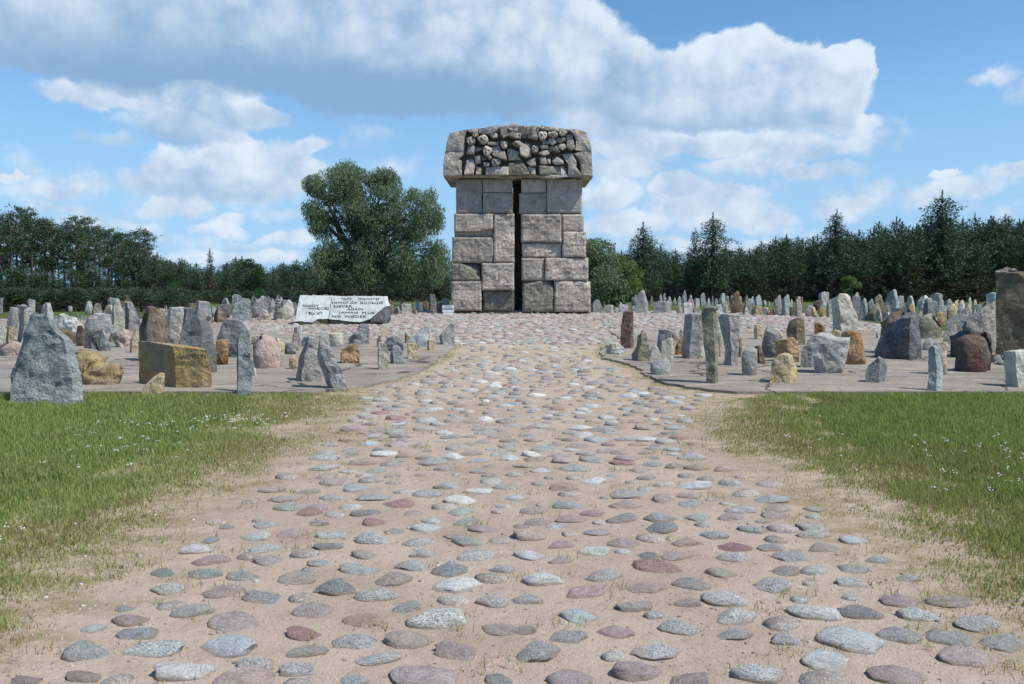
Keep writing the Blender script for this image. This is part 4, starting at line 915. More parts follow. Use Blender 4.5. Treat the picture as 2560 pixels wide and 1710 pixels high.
stone(4, [(682,660),(682,640)], [(690,612)], [(708,660),(706,612)], 'dark', 'small black peg behind the brown peg-shaped stone', .8, None, group=GR, by=720)
stone(4, [(325,860),(322,810)], [(370,755),(430,750)], [(470,860),(500,790)], 'cream', 'low pale jagged rock beside the path', .7, .3, .5, .2, .06, group=GR, cat='rock', name='rock')
stone(4, [(382,865),(385,830)], [(420,800)], [(505,840),(505,800)], 'pale', 'small pale rock lying against the jagged rock', .7, None, rough=.05, group=GR, cat='rock', name='rock')
stone(4, [(840,850),(855,720),(870,605)], [(930,610)], [(1010,840),(1015,720),(1012,620)], 'slate', 'dark square slab behind the rounded pale headstone', .5, None, lean=-.03, group=GR)
stone(4, [(1010,720),(1012,640)], [(1050,625)], [(1085,720),(1080,640)], 'pink', 'small rounded pink stone behind the dark square slab', .7, None, rnd=True, group=GR)
stone(4, [(892,920),(895,800),(905,730)], [(960,705)], [(1020,975),(1035,820),(1028,705)], 'cream', 'rounded pale headstone behind the smooth egg boulder', .5, .8, .1, .4, .012, group=GR)
stone(4, [(815,1080),(790,1030),(805,985)], [(880,930),(960,915)], [(1000,1050),(1020,980),(1005,930)], 'grey', 'smooth egg-shaped granite boulder lying on the slab', .9, None, rnd=True, rough=.006, group=GR, cat='boulder', name='boulder', rows=16, nf=16)
stone(4, [(1042,870),(1045,790)], [(1075,720)], [(1120,870),(1120,680)], 'rust', 'small dark rust stone between the headstone and the grey pillar', .6, .4, .3, .2, group=GR)
stone(4, [(1085,670),(1090,610)], [(1100,600)], [(1130,680),(1128,600)], 'pale', 'small pale stone left of the grey pillar', .6, None, group=GR)
stone(4, [(1300,900),(1300,820)], [(1320,800)], [(1360,900),(1360,800)], 'cream', 'low cream stone behind the tall mossy pillar foot', .6, None, group=GR)
stone(4, [(1500,890),(1500,780)], [(1515,725)], [(1545,890),(1540,730)], 'pink', 'narrow pinkish stone right of the mossy pillar', .6, None, group=GR)
stone(4, [(1710,845),(1715,720)], [(1725,670)], [(1750,845),(1745,700)], 'tan', 'thin tan stone right of the hollowed grey stone', .6, None, group=GR)
stone(4, [(1752,1090),(1750,960),(1752,860)], [(1780,828),(1850,825)], [(1900,1085),(1915,960),(1912,850)], 'grey', 'round drum-like grey stump stone with a pale top', .8, None, rnd=False, rough=.02, group=GR, tt=.25)
stone(4, [(1900,955),(1880,870),(1878,800)], [(1900,778),(1940,785)], [(2008,960),(1970,870)], 'brown', 'small brown thumb-shaped stone behind the drum-like stump', .6, .4, .3, .2, .03, group=GR)
stone(4, [(1955,895),(1952,760),(1980,640)], [(2000,622),(2080,650)], [(2140,900),(2145,800),(2140,680)], 'slate', 'dark grey block with a sloping bright top', .6, None, lean=-.02, tt=.5, group=GR)
stone(4, [(1880,705),(1878,600)], [(1895,552),(1930,560)], [(1980,700),(1975,620),(1960,575)], 'tan', 'small orange-tan slab at the edge of the cobbles', .5, .25, .4, .05, group=GR)
stone(4, [(2045,690),(2040,620)], [(2060,595),(2110,600)], [(2195,715),(2170,650)], 'tan', 'orange slanted stone behind the dark grey block', .5, None, group=GR)
stone(4, [(2100,880),(2120,780),(2125,730)], [(2240,705),(2290,700)], [(2345,945),(2348,860),(2335,760)], 'rust', 'broad rusty orange-brown stone with a sharp ridge', .6, .45, .3, .1, .04, group=GR)
stone(4, [(2045,1160),(2060,1040),(2070,960)], [(2120,890),(2200,872)], [(2330,1165),(2335,1020),(2290,900)], 'ochre', 'squat grey-tan stone with an orange shoulder nearest the grass', .6, .7, .1, .4, .035, group=GR)
stone(5, [(325,1000),(310,860),(300,740),(300,640)], [(340,625),(430,630),(520,672),(610,680)], [(590,995),(620,880),(670,760),(675,668)], 'grey', 'light grey block with a sagging V-shaped top', .6, None, rough=.045, lean=.16, group=GR, rows=16, nf=16)
stone(5, [(610,900),(640,780),(620,620)], [(640,590),(700,590)], [(825,910),(800,780),(760,610)], 'rust', 'rusty orange trapezoid stone right of the light grey block', .6, None, rough=.03, group=GR)
stone(5, [(160,935),(185,800),(200,735)], [(250,720)], [(310,935),(315,820),(312,715)], 'slate', 'dark square block with a pale right side', .6, .72, .1, .5, group=GR)
stone(5, [(215,720),(240,670)], [(280,640)], [(320,720),(320,650)], 'pink', 'small red and white striped stone behind the light grey block', .5, None, group=GR, by=760)
stone(5, [(820,1075),(818,1000),(850,920)], [(905,870),(930,842)], [(985,1085),(1020,980),(1025,910),(1000,880)], 'slate', 'low dark grey pointed rock alone on the slab', .7, .6, .2, .4, .015, group=GR, cat='rock', name='rock')
stone(5, [(530,640),(535,480),(525,270)], [(560,222),(620,225)], [(735,600),(730,450),(690,340),(660,255)], 'cream', 'tall thick cream stone with a black left edge behind the cobbles', .6, .14, .6, .1, .04, group=GR, rows=16)
stone(5, [(570,670),(575,600)], [(600,585)], [(630,670),(625,590)], 'dark', 'dark lump at the foot of the tall cream stone', .7, None, group=GR)
stone(5, [(458,665),(460,590)], [(500,572)], [(578,670),(580,600)], 'tan', 'small tan cube-like stone left of the tall cream stone', .7, .75, .1, .4, group=GR)
stone(5, [(50,665),(50,560),(80,480)], [(130,455),(180,460)], [(220,715),(218,600),(205,480)], 'brown', 'brown peaked stone with orange patches at the cobbled edge', .6, .5, .3, .2, .03, group=GR)
stone(5, [(312,615),(308,510)], [(340,495)], [(412,610),(405,550)], 'rust', 'small orange stone standing on the cobbles', .5, .7, group=GR)
stone(5, [(975,860),(985,760),(1040,640),(1130,510)], [(1200,450),(1310,450)], [(1390,860),(1390,760),(1350,620),(1335,480)], 'dark', 'large near-black boulder with a bright flat top', .65, .6, .5, .3, .04, lean=.02, tt=.2, group=GR, cat='boulder', name='boulder', rows=16, nf=16)
stone(5, [(985,760),(980,650),(1010,500)], [(1060,420),(1140,392)], [(1240,700),(1230,560),(1210,430)], 'brown', 'rounded reddish-brown boulder behind the near-black one', .7, None, rnd=True, rough=.02, group=GR, cat='boulder', name='boulder', by=800)
stone(5, [(1330,640),(1320,560),(1340,480)], [(1400,432),(1440,425)], [(1565,655),(1565,560),(1510,470)], 'moss', 'large smooth grey-brown dome boulder', .8, None, rnd=True, rough=.015, group=GR, cat='boulder', name='boulder')
stone(5, [(1565,690),(1570,600)], [(1640,520),(1690,512)], [(1690,710),(1700,600)], 'slate', 'small grey headstone with a pebble, right of the dome boulder', .4, None, group=GR)
stone(5, [(1430,1005),(1440,880),(1450,760)], [(1495,695)], [(1600,1000),(1580,900),(1560,760),(1530,705)], 'slate', 'thin grey slab behind the twisted white stone', .4, .3, .3, .1, .03, group=GR)
stone(5, [(1420,1165),(1440,1040),(1470,900),(1465,760)], [(1485,730)], [(1555,1165),(1560,950),(1530,760)], 'blue', 'thin twisted blue-white upright stone at the grass edge', .6, .55, .35, .2, .035, group=GR, rows=16)
stone(5, [(1565,1000),(1560,870),(1540,700)], [(1580,690)], [(1605,1000),(1590,870),(1620,700)], 'tan', 'yellowish splinter leaning behind the twisted stone', .5, None, group=GR, rough=.03)
stone(5, [(1745,975),(1740,860),(1750,690)], [(1790,640),(1880,640),(1960,615)], [(2020,980),(2065,850),(2055,700),(2030,635)], 'maroon', 'massive reddish-black cube boulder with a grey top', .85, None, rnd=True, rough=.03, group=GR, cat='boulder', name='boulder', rows=16, nf=16)
stone(5, [(1670,840),(1668,740),(1690,640)], [(1740,592),(1800,588)], [(1870,840),(1870,660)], 'dark', 'rounded black boulder behind the reddish-black one', .8, None, rnd=True, rough=.02, group=GR, cat='boulder', name='boulder')
stone(5, [(1790,600),(1800,540),(1850,490)], [(1900,480)], [(2040,600),(2030,510)], 'moss', 'rounded grey boulder under the sloping slab', .8, None, rnd=True, group=GR, cat='boulder', name='boulder', by=660)
stone(5, [(1850,620),(1835,470),(1900,420)], [(2000,340),(2080,295)], [(2118,800),(2120,600),(2110,290)], 'mauve', 'large striped sloping grey slab left of the giant pillar', .4, None, rough=.03, group=GR, by=800)
stone(5, [(1610,590),(1605,480),(1700,430)], [(1800,350)], [(1800,600),(1830,470),(1862,420),(1820,348)], 'slate', 'big dark blue-grey wedge with an orange right edge', .5, .8, .1, .5, group=GR, by=640)
giant = stone(5, [(2120,840),(2110,600),(2100,400),(2090,30)], [(2100,12),(2240,10)], [(2700,860),(2680,500),(2640,200),(2600,100),(2460,20)], 'umber', 'giant dark brown pillar at the right side with pebbles on top', .5, .5, .15, .3, .015, lean=-.04, group=GR, rows=18, nf=18)
stone(5, [(2270,1130),(2262,950),(2262,790)], [(2280,780)], [(2450,1130),(2440,900),(2420,785)], 'cream', 'pale squared stone cut by the right side of the picture', .7, .16, .7, .1, .02, group=GR)
stone(5, [(2055,890),(2050,850)], [(2090,818)], [(2160,880),(2150,830)], 'slate', 'smooth rounded cobble at the foot of the giant pillar', .9, None, rnd=True, rough=.01, group=GR, cat='boulder', name='boulder')
for i, (a, b, s_) in enumerate([(2080,900,.07),(2120,905,.09),(2190,895,.12),(2230,910,.16),(2170,915,.06),(2210,918,.07),(2215,880,.2)]):
    x, y, z_ = ground_hit(1960 + a / 3.913, 680 + b / 3.913, surf)
    pebble(x, y, z_ + s_ * .2, s_ * .7, 'white pebble on the slab at the foot of the giant pillar', 'pebbles by the giant pillar', i)

# ---- far rows: photo px x-centre, top, base, width, material
def far(z, xc, yt, yb, wd, mat, label, group, kind=0, Y=None):
    r = random.Random(int(xc * 7 + yt)); k = kind or r.choice([1, 2, 3])
    h = wd / 2
    if k == 1: L = [(xc - h, yb), (xc - h * .95, (yt + yb) / 2)]; T = [(xc - h * .5, yt + (yb - yt) * .12), (xc + h * .1, yt)]; R = [(xc + h, yb), (xc + h * .8, (yt + yb) / 2), (xc + h * .4, yt + (yb - yt) * .08)]
    elif k == 2: L = [(xc - h, yb), (xc - h * .9, yt + .1 * (yb - yt))]; T = [(xc - h * .3, yt)]; R = [(xc + h, yb), (xc + h * .85, yt + .06 * (yb - yt))]
    else: L = [(xc - h, yb), (xc - h * .8, (yt + yb) / 2), (xc - h * .2, yt + .1 * (yb - yt))]; T = [(xc + h * .1, yt)]; R = [(xc + h, yb), (xc + h * .9, (yt + yb) / 2), (xc + h * .55, yt + .2 * (yb - yt))]
    return stone(z, L, T, R, mat, label, r.uniform(.4, .7), r.choice([None, .2, .3, .7]), .4, .2, .02, group=group, rows=7, nf=7, Y=Y)
GB = 'memorial stones behind the cobbled plaza'
MIDR = [ # zone 6 & 7 hand placed
 (6,860,148,492,200,'grey',1,'tall grey stone with a rounded peak, first right of the monument'),(6,1160,318,492,270,'grey',2,'grey block with a black left side and a slanted flat top'),(6,1520,338,498,170,'pale',2,'rounded pale disc-like stone behind the light grey pillar'),
 (6,1660,375,495,130,'mauve',1,'low mauve stone right of the disc-like stone'),(6,1410,395,500,90,'grey',2,'small low block left of the disc-like stone'),(6,195,290,490,180,'slate',1,'dark rough stone at the monument right foot'),(6,370,370,490,150,'pale',2,'low pale block beside the dark rough stone'),(6,580,365,490,150,'pale',2,'low whitish boulder between monument and tall grey stone'),(6,480,410,490,70,'grey',2,'small grey stone between the low pale pair'),(6,2250,165,498,180,'brown',1,'tall brown stone with a pale tip behind the mossy pillar'),
 (7,100,280,520,200,'slate',1,'grey slab with a bright right edge behind the cobbles'),(7,40,390,522,60,'pale',1,'small white pointed stone before the grey slab'),(7,215,385,522,130,'tan',2,'small tan lump behind the cobbles'),(7,325,410,522,90,'cream',2,'small cream stone right of the tan lump'),(7,420,430,526,95,'rust',1,'small rust stone at the back of the cobbles'),
 (7,520,220,528,120,'slate',1,'grey slab of a leaning pair, left one'),(7,640,215,528,140,'blue',1,'pale blue pointed stone of a leaning pair, right one'),(7,710,390,535,70,'brown',2,'small brown stone right of the leaning pair'),(7,810,240,545,110,'mauve',1,'tall thin grey needle behind the brown peaked stone'),(7,830,245,500,90,'brown',2,'dark brown squared stone behind the thin needle'),(7,950,370,545,110,'mauve',3,'small grey split stone behind the cobbles'),(7,1010,400,545,170,'tan',1,'tan peaked stone at the back edge of the cobbles'),(7,1120,310,445,200,'maroon',2,'black-brown block with a ragged top'),(7,1190,175,420,150,'grey',2,'light grey stone rising behind the black-brown block'),(7,1280,280,545,130,'grey',1,'grey pointed stone right of the light grey one'),(7,1160,410,550,120,'ochre',2,'small yellowish angular stone'),(7,1340,330,545,90,'moss',2,'dull stone close to the tall cream stone'),
 (7,1650,230,550,150,'slate',2,'dark slab behind the tall cream stone'),(7,1665,180,370,80,'pink',1,'small pinkish top stone behind the dark slab'),(7,1775,270,585,120,'blue',1,'thin speckled blue needle right of the tall cream stone'),(7,1880,280,560,110,'slate',1,'grey leaning stone behind the blue needle'),(7,1990,215,520,200,'brown',1,'brown roof-shaped stone with a bright right slope'),(7,1900,425,585,120,'grey',2,'rounded grey stone with a white top'),(7,1995,425,600,90,'grey',1,'small striped stone beside the rounded one'),(7,2100,375,600,120,'moss',2,'mottled stone behind the brown boulder'),(7,2210,140,470,190,'blue',1,'tall blue-grey pointed stone before the far grass'),(7,2055,630,700,70,'brown',2,'small brown stone touching the reddish boulder'),(7,2000,745,850,100,'grey',1,'small grey stone left of the near-black boulder'),
 (8,410,360,640,110,'pale',3,'pale jagged stone before the far grass'),(8,415,470,645,100,'rust',1,'orange pointed stone before the pale jagged one'),(8,590,360,520,170,'pale',3,'tilted pale slab with a dark notch'),(8,650,390,640,90,'mauve',2,'mauve block under the tilted pale slab'),(8,760,330,620,150,'blue',2,'tall light blue slab with a rounded top'),(8,905,405,590,130,'slate',3,'blue-grey slanted stone right of the light blue slab'),(8,1080,420,590,100,'pale',1,'small pale pointed stone before the far grass'),(8,1182,385,520,40,'pale',1,'thinnest pale stone before the far grass'),(8,1290,480,600,120,'slate',2,'low grey stone behind the big wedge'),(8,1490,325,520,130,'pale',2,'pale block half behind the giant pillar'),(8,560,505,650,90,'slate',2,'small slate block before the mauve block'),(8,800,580,740,130,'rust',2,'orange and brown square stone behind the dome boulder'),(8,930,545,700,140,'moss',2,'mossy block behind the big wedge'),(8,530,575,680,60,'cream',2,'small cream stone before the slate block'),(8,1155,655,800,60,'pale',2,'small white stone left of the striped slab')]
for z, xc, yt, yb, wd, mt, kd, lb in MIDR: far(z, xc, yt, yb, wd, mt, lb, GB, kd)
MIDL = [(11,245,150,375,100,'brown',2,'brown block showing above the inscription right end'),(11,240,200,380,105,'moss',1,'mottled stone beside the inscription right end'),(11,350,250,372,120,'mauve',1,'low grey heap-shaped stone right of the inscription'),(11,480,200,370,210,'grey',2,'rounded grey boulder between inscription and monument'),(11,630,295,368,90,'rust',2,'small orange boulder between inscription and monument'),(11,670,120,320,55,'pale',2,'thin pale leaning stone between inscription and monument'),(11,730,180,300,70,'slate',1,'small slate stone behind the orange boulder'),(11,800,150,300,80,'brown',2,'brown headstone left of the tall hooked stone'),(11,910,35,300,120,'slate',2,'tall dark hooked stone left of the monument'),(11,1130,105,340,140,'pale',2,'pale block directly left of the monument'),(11,1060,170,350,80,'brown',2,'brown stone left of the pale block'),(11,1005,150,330,60,'grey',1,'small grey stone between hooked and brown stones'),(11,420,150,330,80,'slate',1,'slate stone behind the rounded grey boulder'),(11,945,300,362,100,'moss',2,'low mossy stone in front of the hooked stone')]
for z, xc, yt, yb, wd, mt, kd, lb in MIDL: far(z, xc, yt, yb, wd, mt, lb, 'memorial stones between inscription and monument', kd)
GF = 'far memorial stones before the forest'
rf = random.Random(5)
for i, (xc, yt, yb, wd) in enumerate([(150,240,380,60),(255,215,380,70),(370,220,378,110),(495,240,378,110),(590,285,378,60),(745,200,380,100),(990,235,375,60),(1130,205,375,60),(1185,195,378,60),(1250,240,375,90),(1330,260,372,60),(1400,235,375,70),(1475,150,380,85),(1565,215,378,75),(1660,275,378,90),(1750,190,376,100),(1830,262,372,50),(1890,235,372,30),(1940,270,372,60),(2000,262,370,60),(2045,195,372,70),(2105,235,372,50),(2170,225,372,40)]):
    far(6, xc, yt, yb, wd, rf.choice(['blue', 'slate', 'grey', 'blue', 'pale']), 'small far grey stone in the row before the forest, right of the monument', GF)
for i, (xc, yt, yb, wd) in enumerate([(40,215,400,60),(130,240,370,60),(220,225,365,110),(300,295,365,70),(360,310,370,50),(700,280,400,40)]):
    far(7, xc, yt, yb, wd, rf.choice(['blue', 'slate', 'grey']), 'small far grey stone in the row before the forest, right of the monument', GF)
for i, (xc, yt, yb, wd) in enumerate([(955,480,570,50),(1230,490,560,60),(1330,445,560,50),(1405,445,560,70),(1470,465,560,50),(1780,395,500,60),(1910,410,520,40)]):
    far(9, xc, yt, yb, wd, rf.choice(['blue', 'slate', 'grey', 'cream']), 'small far stone half hidden behind the left field', 'far memorial stones at left')
for i in range(14):
    x = rf.uniform(.2, .4); far(0, rf.uniform(560, 760), 742 + rf.uniform(-6, 6), 772, rf.uniform(16, 30), rf.choice(['slate', 'grey', 'blue']), 'small far stone half hidden behind the left field', 'far memorial stones at left')
rf = random.Random(19)
CW = {'grey': 'light grey', 'blue': 'bluish grey', 'slate': 'slate grey', 'cream': 'cream', 'mauve': 'speckled grey', 'tan': 'tan', 'brown': 'brown', 'moss': 'mossy', 'pale': 'whitish', 'dark': 'near-black', 'pink': 'pinkish', 'green': 'greenish grey'}
def side_word(px):
    for lim, t in ((160, 'at the far left'), (330, 'behind the lettered block'), (520, 'behind the tall pointed slab'), (800, 'left of the inscription stone'), (1280, 'left of the monument'), (1620, 'just right of the monument'), (1900, 'behind the mossy pillar'), (2130, 'around the tall cream stone'), (2330, 'behind the near-black boulder'), (9999, 'by the giant pillar')):
        if px < lim: return t
def filler(px, yb, h, wd, lab, grp):
    mt = rf.choice(FM); far(0, px, yb - h, yb, wd, mt, lab % CW[mt] + ' ' + side_word(px), grp)
FM = ['grey', 'blue', 'slate', 'cream', 'mauve', 'tan', 'brown', 'moss', 'pale', 'dark', 'pink', 'green']
for i in range(46):
    yb = rf.choice([rf.uniform(796, 830), rf.uniform(780, 800), rf.uniform(778, 790)]); px = rf.uniform(-60, 740) if yb < 800 else rf.uniform(-60, 560)
    h = rf.uniform(16, 48) * (1.15 if yb > 800 else .8)
    filler(px, yb, h, h * rf.uniform(.4, .95), 'small %s stone in the crowded back rows', 'crowded back rows of the left field')
for i in range(52):
    yb = rf.choice([rf.uniform(772, 792), rf.uniform(762, 775), rf.uniform(790, 812)]); px = rf.uniform(1800, 2640) if yb < 790 else rf.uniform(2180, 2640)
    h = rf.uniform(14, 40) * (1.1 if yb > 780 else .75)
    filler(px, yb, h, h * rf.uniform(.35, .9), 'small %s stone in the crowded back rows', 'crowded back rows of the right field')
for i in range(16):
    yb = rf.uniform(770, 780); px = rf.uniform(985, 1125) if i < 7 else rf.uniform(1490, 1800); h = rf.uniform(12, 30)
    filler(px, yb, h, h * rf.uniform(.35, .9), 'small %s stone behind the cobbled plaza', 'stones behind the plaza close to the monument')
for i in range(14):
    px = rf.uniform(1560, 2500); yb = rf.uniform(862, 905); h = rf.uniform(14, 30)
    filler(px, yb, h, h * rf.uniform(.6, 1.3), 'knee-high %s stone on the slab', 'knee-high stones of the right field')
for i in range(14):
    px = rf.uniform(60, 1000); yb = rf.uniform(850, 900); h = rf.uniform(14, 30)
    filler(px, yb, h, h * rf.uniform(.6, 1.3), 'knee-high %s stone on the slab', 'knee-high stones of the left field')
# stacked cairn
xx, yy, zz_ = ground_hit(560 + 497 / 3.669, 660 + 515 / 3.669, surf)
cairn = bpy.data.objects.new('stacked_cairn', None); COL.objects.link(cairn); cairn.location = (xx, yy, zz_)
tag(cairn, 'little tower of flat stones stacked on a squat base stone', 'cairn')
for i in range(7):
    zt = at_depth(560 + 497 / 3.669, 660 + (440 - i * 18) / 3.669, yy)[1]
    o = link('stacked_stone', PM[i % 6], cairn); wd = .13 * (1 - .05 * i); o.location = (.012 * math.sin(i * 2), .05, zt - zz_); o.scale = (wd, wd, .045)
# GARWOLIN
gz = bpy.data.objects['standing_stone']
def letter_on(obj, body, box, z, lift=.006):
    """letters draped on the stone's front by casting back along +Y"""
    me = obj.data; org = Vector(obj.location)
    from mathutils.bvhtree import BVHTree
    bv = BVHTree.FromPolygons([v.co[:] for v in me.vertices], [tuple(p.vertices) for p in me.polygons])
    smp = []
    for i in range(9):
        for j in range(4):
            x, zz = zx(box[0] + (box[2] - box[0]) * i / 8, box[1] + (box[3] - box[1]) * j / 3, org.y, *z)
            h = bv.ray_cast(Vector((x - org.x, -3, zz - org.z)), Vector((0, 1, 0)))
            if h[0] is not None: smp.append((x, zz, h[0].y + org.y))
    Q = np.array(smp); Am = np.c_[Q[:, 0], Q[:, 1], np.ones(len(Q))]; cf = np.linalg.lstsq(Am, Q[:, 2], rcond=None)[0]
    off = (Q[:, 2] - Am @ cf).min() * .8 - lift
    yf = lambda x, zz: cf[0] * x + cf[1] * zz + cf[2] + off
    return lettering(body, box, z, obj, org, yf, 2.2)
for o in list(COL.objects):
    if o.get('label', '').startswith('squat tan block'): letter_on(o, 'GARWOLIN', (1645, 826, 1888, 866), ZZ[1], .02)
    if o.get('label', '').startswith('slim pale blue'): letter_on(o, 'KUZE', (2228, 818, 2290, 858), ZZ[1])
    if '_w' in o: del o['_w']
# pebbles on tops
def top_pebbles(z, pts, base_lab, label, group):
    for o in COL.objects:
        if o.get('label', '').startswith(base_lab): st = o; break
    me = st.data; org = Vector(st.location)
    from mathutils.bvhtree import BVHTree
    bv = BVHTree.FromPolygons([v.co[:] for v in me.vertices], [tuple(p.vertices) for p in me.polygons])
    for i, (a, b, s_) in enumerate(pts):
        x, _ = zx(a, b, org.y, *ZZ[z]); th = max(v.co.y for v in me.vertices) - min(v.co.y for v in me.vertices)
        best = None
        for fy_ in (.2, .3, .4, .5, .6, .7):
            h = bv.ray_cast(Vector((x - org.x, min(v.co.y for v in me.vertices) + th * fy_, 9)), Vector((0, 0, -1)))
            if h[0] is not None and (best is None or h[0].z > best.z + .02): best = h[0]
        if best is not None: pebble(x, org.y + best.y, org.z + best.z + s_ * .3, s_, label, group, i, .6)
top_pebbles(4, [(1380,370,.055),(1420,365,.07),(1440,345,.05),(1472,328,.075),(1455,370,.05),(1400,385,.04)], 'tall mossy square pillar', 'pebble lying on top of the tall mossy pillar', 'pebbles on the mossy pillar')
top_pebbles(5, [(2115,10,.06),(2150,10,.055),(2180,12,.05),(2215,8,.06),(2250,6,.08),(2280,5,.09),(2325,10,.07)], 'giant dark brown pillar', 'white pebble lying on top of the giant pillar', 'pebbles on the giant pillar')
top_pebbles(1, [(185,392,.09)], 'tall square grey stone topped', 'flat pebble balanced on the tall square grey stone', 'pebble on the square grey stone')
# small stones laid along the monument's foot
rp = random.Random(8)
for i in range(26):
    a = rp.uniform(160, 1210); x, _ = zx(a, 1500, MON_Y, *Z3); y = MON_Y - rp.uniform(.05, .45)
    if i < 4: x = .22 + rp.uniform(-.1, .15); y = MON_Y - .25
    s_ = rp.uniform(.05, .1); pebble(x, y, float(surf(x, y)) + s_ * .35, s_, 'pale pebble laid on the cobbles at the foot of the monument', 'pebbles at the foot of the monument', i)
# white information board at the monument's left foot
bx0, bz1 = at_depth(1106, 763, MON_Y - .7); bx1, bz0 = at_depth(1135, 781, MON_Y - .7); bc = (bx0 + bx1) / 2
bg_ = float(surf(bc, MON_Y - .7))
board = bpy.data.objects.new('notice_board', None); COL.objects.link(board); board.location = (bc, MON_Y - .7, bg_)
tag(board, 'small white notice board with a dark stripe at the monument left foot', 'sign')
def boxm(name, x0, x1, y0, y1, z0, z1, mat, parent, bev=0):
    V = [(x, y, z) for z in (z0, z1) for y in (y0, y1) for x in (x0, x1)]
    return link(name, mesh(name, V, [(0, 2, 3, 1), (4, 5, 7, 6), (0, 1, 5, 4), (2, 6, 7, 3), (0, 4, 6, 2), (1, 3, 7, 5)], mat), parent)
hw = (bx1 - bx0) / 2
boxm('panel', -hw, hw, 0, .03, bz0 - bg_ + .02, bz1 - bg_, M['white'], board)
boxm('stripe', -hw + .02, hw - .02, -.006, -.002, bz0 - bg_ + .12, bz0 - bg_ + .16, M['letter'], board)
for q in range(3): boxm('text_line', -hw * .7, hw * .7, -.005, -.002, bz0 - bg_ + .2 + q * .035, bz0 - bg_ + .207 + q * .035, M['letter'], board)
boxm('lower_panel', -hw * .9, hw * .9, .0, .03, bz0 - bg_ - .08, bz0 - bg_ + .0, M['white'], board)
boxm('post', -.02, .02, .035, .06, -.1, bz1 - bg_ - .05, M['wood'], board)
for i, (a, b, t) in enumerate([(470,500,410), (1030,520,430), (1255,480,395), (1275,480,395), (1430,500,410)]):
    x, y, z_ = ground_hit(2200 + a / 5.228, 670 + 505 / 5.228, surf); zt = at_depth(2200 + a / 5.228, 670 + t / 5.228, y)[1]
    o = boxm('marker_post', -.07, .07, -.07, .07, -.1, zt - z_, M['blackpost'], None); o.location = (x, y, z_)
    tag(o, 'thin black post on the far grass behind the right-hand stones', 'post', 'black posts on the far grass')

# ------------------------------------------------------------------ trees
def leaves(C, D, Ln, Wd, rng):
    """rhombic leaf-sized faces: centres C, directions D"""
    n = len(C); D = D / np.linalg.norm(D, axis=1)[:, None]
    A = rng.normal(size=(n, 3)); Sd = np.cross(D, A); Sd /= np.linalg.norm(Sd, axis=1)[:, None] + 1e-9
    Ln = np.asarray(Ln)[:, None]; Wd = np.asarray(Wd)[:, None]
    V = np.empty((n, 4, 3)); V[:, 0] = C - D * Ln * .5; V[:, 1] = C + Sd * Wd * .5; V[:, 2] = C + D * Ln * .5; V[:, 3] = C - Sd * Wd * .5
    return V.reshape(-1, 3)
def leaf_mesh(name, V, tint, mat):
    n = len(V) // 4
    return fast_mesh(name, V, np.arange(4 * n), np.arange(n) * 4, mat, np.repeat(tint, 4, 0))
def tints(n, cols, rng, var=.3):
    c = np.array(cols)[rng.integers(0, len(cols), n)]
    return c * (1 + rng.uniform(-var, var, (n, 1)))
PINE_C = [(.056, .098, .052), (.045, .082, .048), (.075, .122, .062), (.058, .092, .062)]
def young_pine(seed, H=9.0, R=2.2, sparse=False, cols=PINE_C):
    rng = np.random.default_rng(seed); C = []; D = []; L = []; W_ = []; br = []
    nw = 20 if not sparse else 34
    for i in range(nw):
        t = .03 + .94 * i / (nw - 1); z = H * t
        prof = (1 - t) ** .72 * (.7 + .6 * rng.random()) if not sparse else (1 - t) ** .62 * min(1, max(.0, (t - .12) * 4)) * (.7 + .5 * rng.random())
        rad = R * (prof * .95 + .07) * rng.uniform(.8, 1.15)
        if sparse and t < .2: continue
        nb = rng.integers(5, 8) if t < .9 else 4
        a0 = rng.uniform(0, 6.28)
        for b in range(nb):
            a = a0 + 6.283 * b / nb + rng.uniform(-.3, .3); ln = rad * rng.uniform(.65, 1.15)
            up = (.15 + .75 * t) if not sparse else (.35 - .5 * (1 - t))
            d = np.array([math.cos(a), math.sin(a), up]); nt = max(3, int(ln / (.17 if not sparse else .2)))
            br.append(([(0, 0, z), tuple(np.array([0, 0, z]) + d * ln * .9)], [.03, .008]))
            for k in range(nt):
                f = (k + .6) / nt
                if f < .2 and not sparse: continue
                p = np.array([0, 0, z]) + d * ln * f
                if sparse: p[2] -= .25 * f * f * ln
                m = 4 if not sparse else 5
                for _ in range(m):
                    q = p + rng.normal(0, .10 + .05 * f, 3); C.append(q)
                    dd = d * .8 + rng.normal(0, .6, 3) + np.array([0, 0, .35 if not sparse else -.5]); D.append(dd); L.append(rng.uniform(.22, .5) * (1 if not sparse else .8)); W_.append(rng.uniform(.06, .15) * (1 if not sparse else .8))
    hs = np.array([c[2] for c in C])
    # leader shoot
    for k in range(26):
        C.append(np.array([rng.normal(0, .05), rng.normal(0, .05), H * (.97 + .10 * k / 26)])); D.append(np.array([rng.normal(0, .4), rng.normal(0, .4), 1])); L.append(.35); W_.append(.08)
    V = leaves(np.array(C), np.array(D), L, W_, rng)
    tn = tints(len(C), cols, rng)
    if not sparse:                                        # darker brown tufts scattered through the lower half of the crown
        low_brown = np.zeros(len(C), bool); low_brown[:len(hs)] = (hs < H * .5) & (rng.random(len(hs)) < .6)
        tn[low_brown] = np.array([.062, .048, .047]) * rng.uniform(.7, 1.3, (low_brown.sum(), 1))
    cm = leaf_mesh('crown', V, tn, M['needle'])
    tv, tf = tubes([([(0, 0, -.3), (.04, .02, H * .5), (0, 0, H * 1.02)], [.16, .10, .015])] + br[::2], 5)
    return cm, mesh('trunk', np.array([tuple(v) for v in tv]), tf, M['bark'])
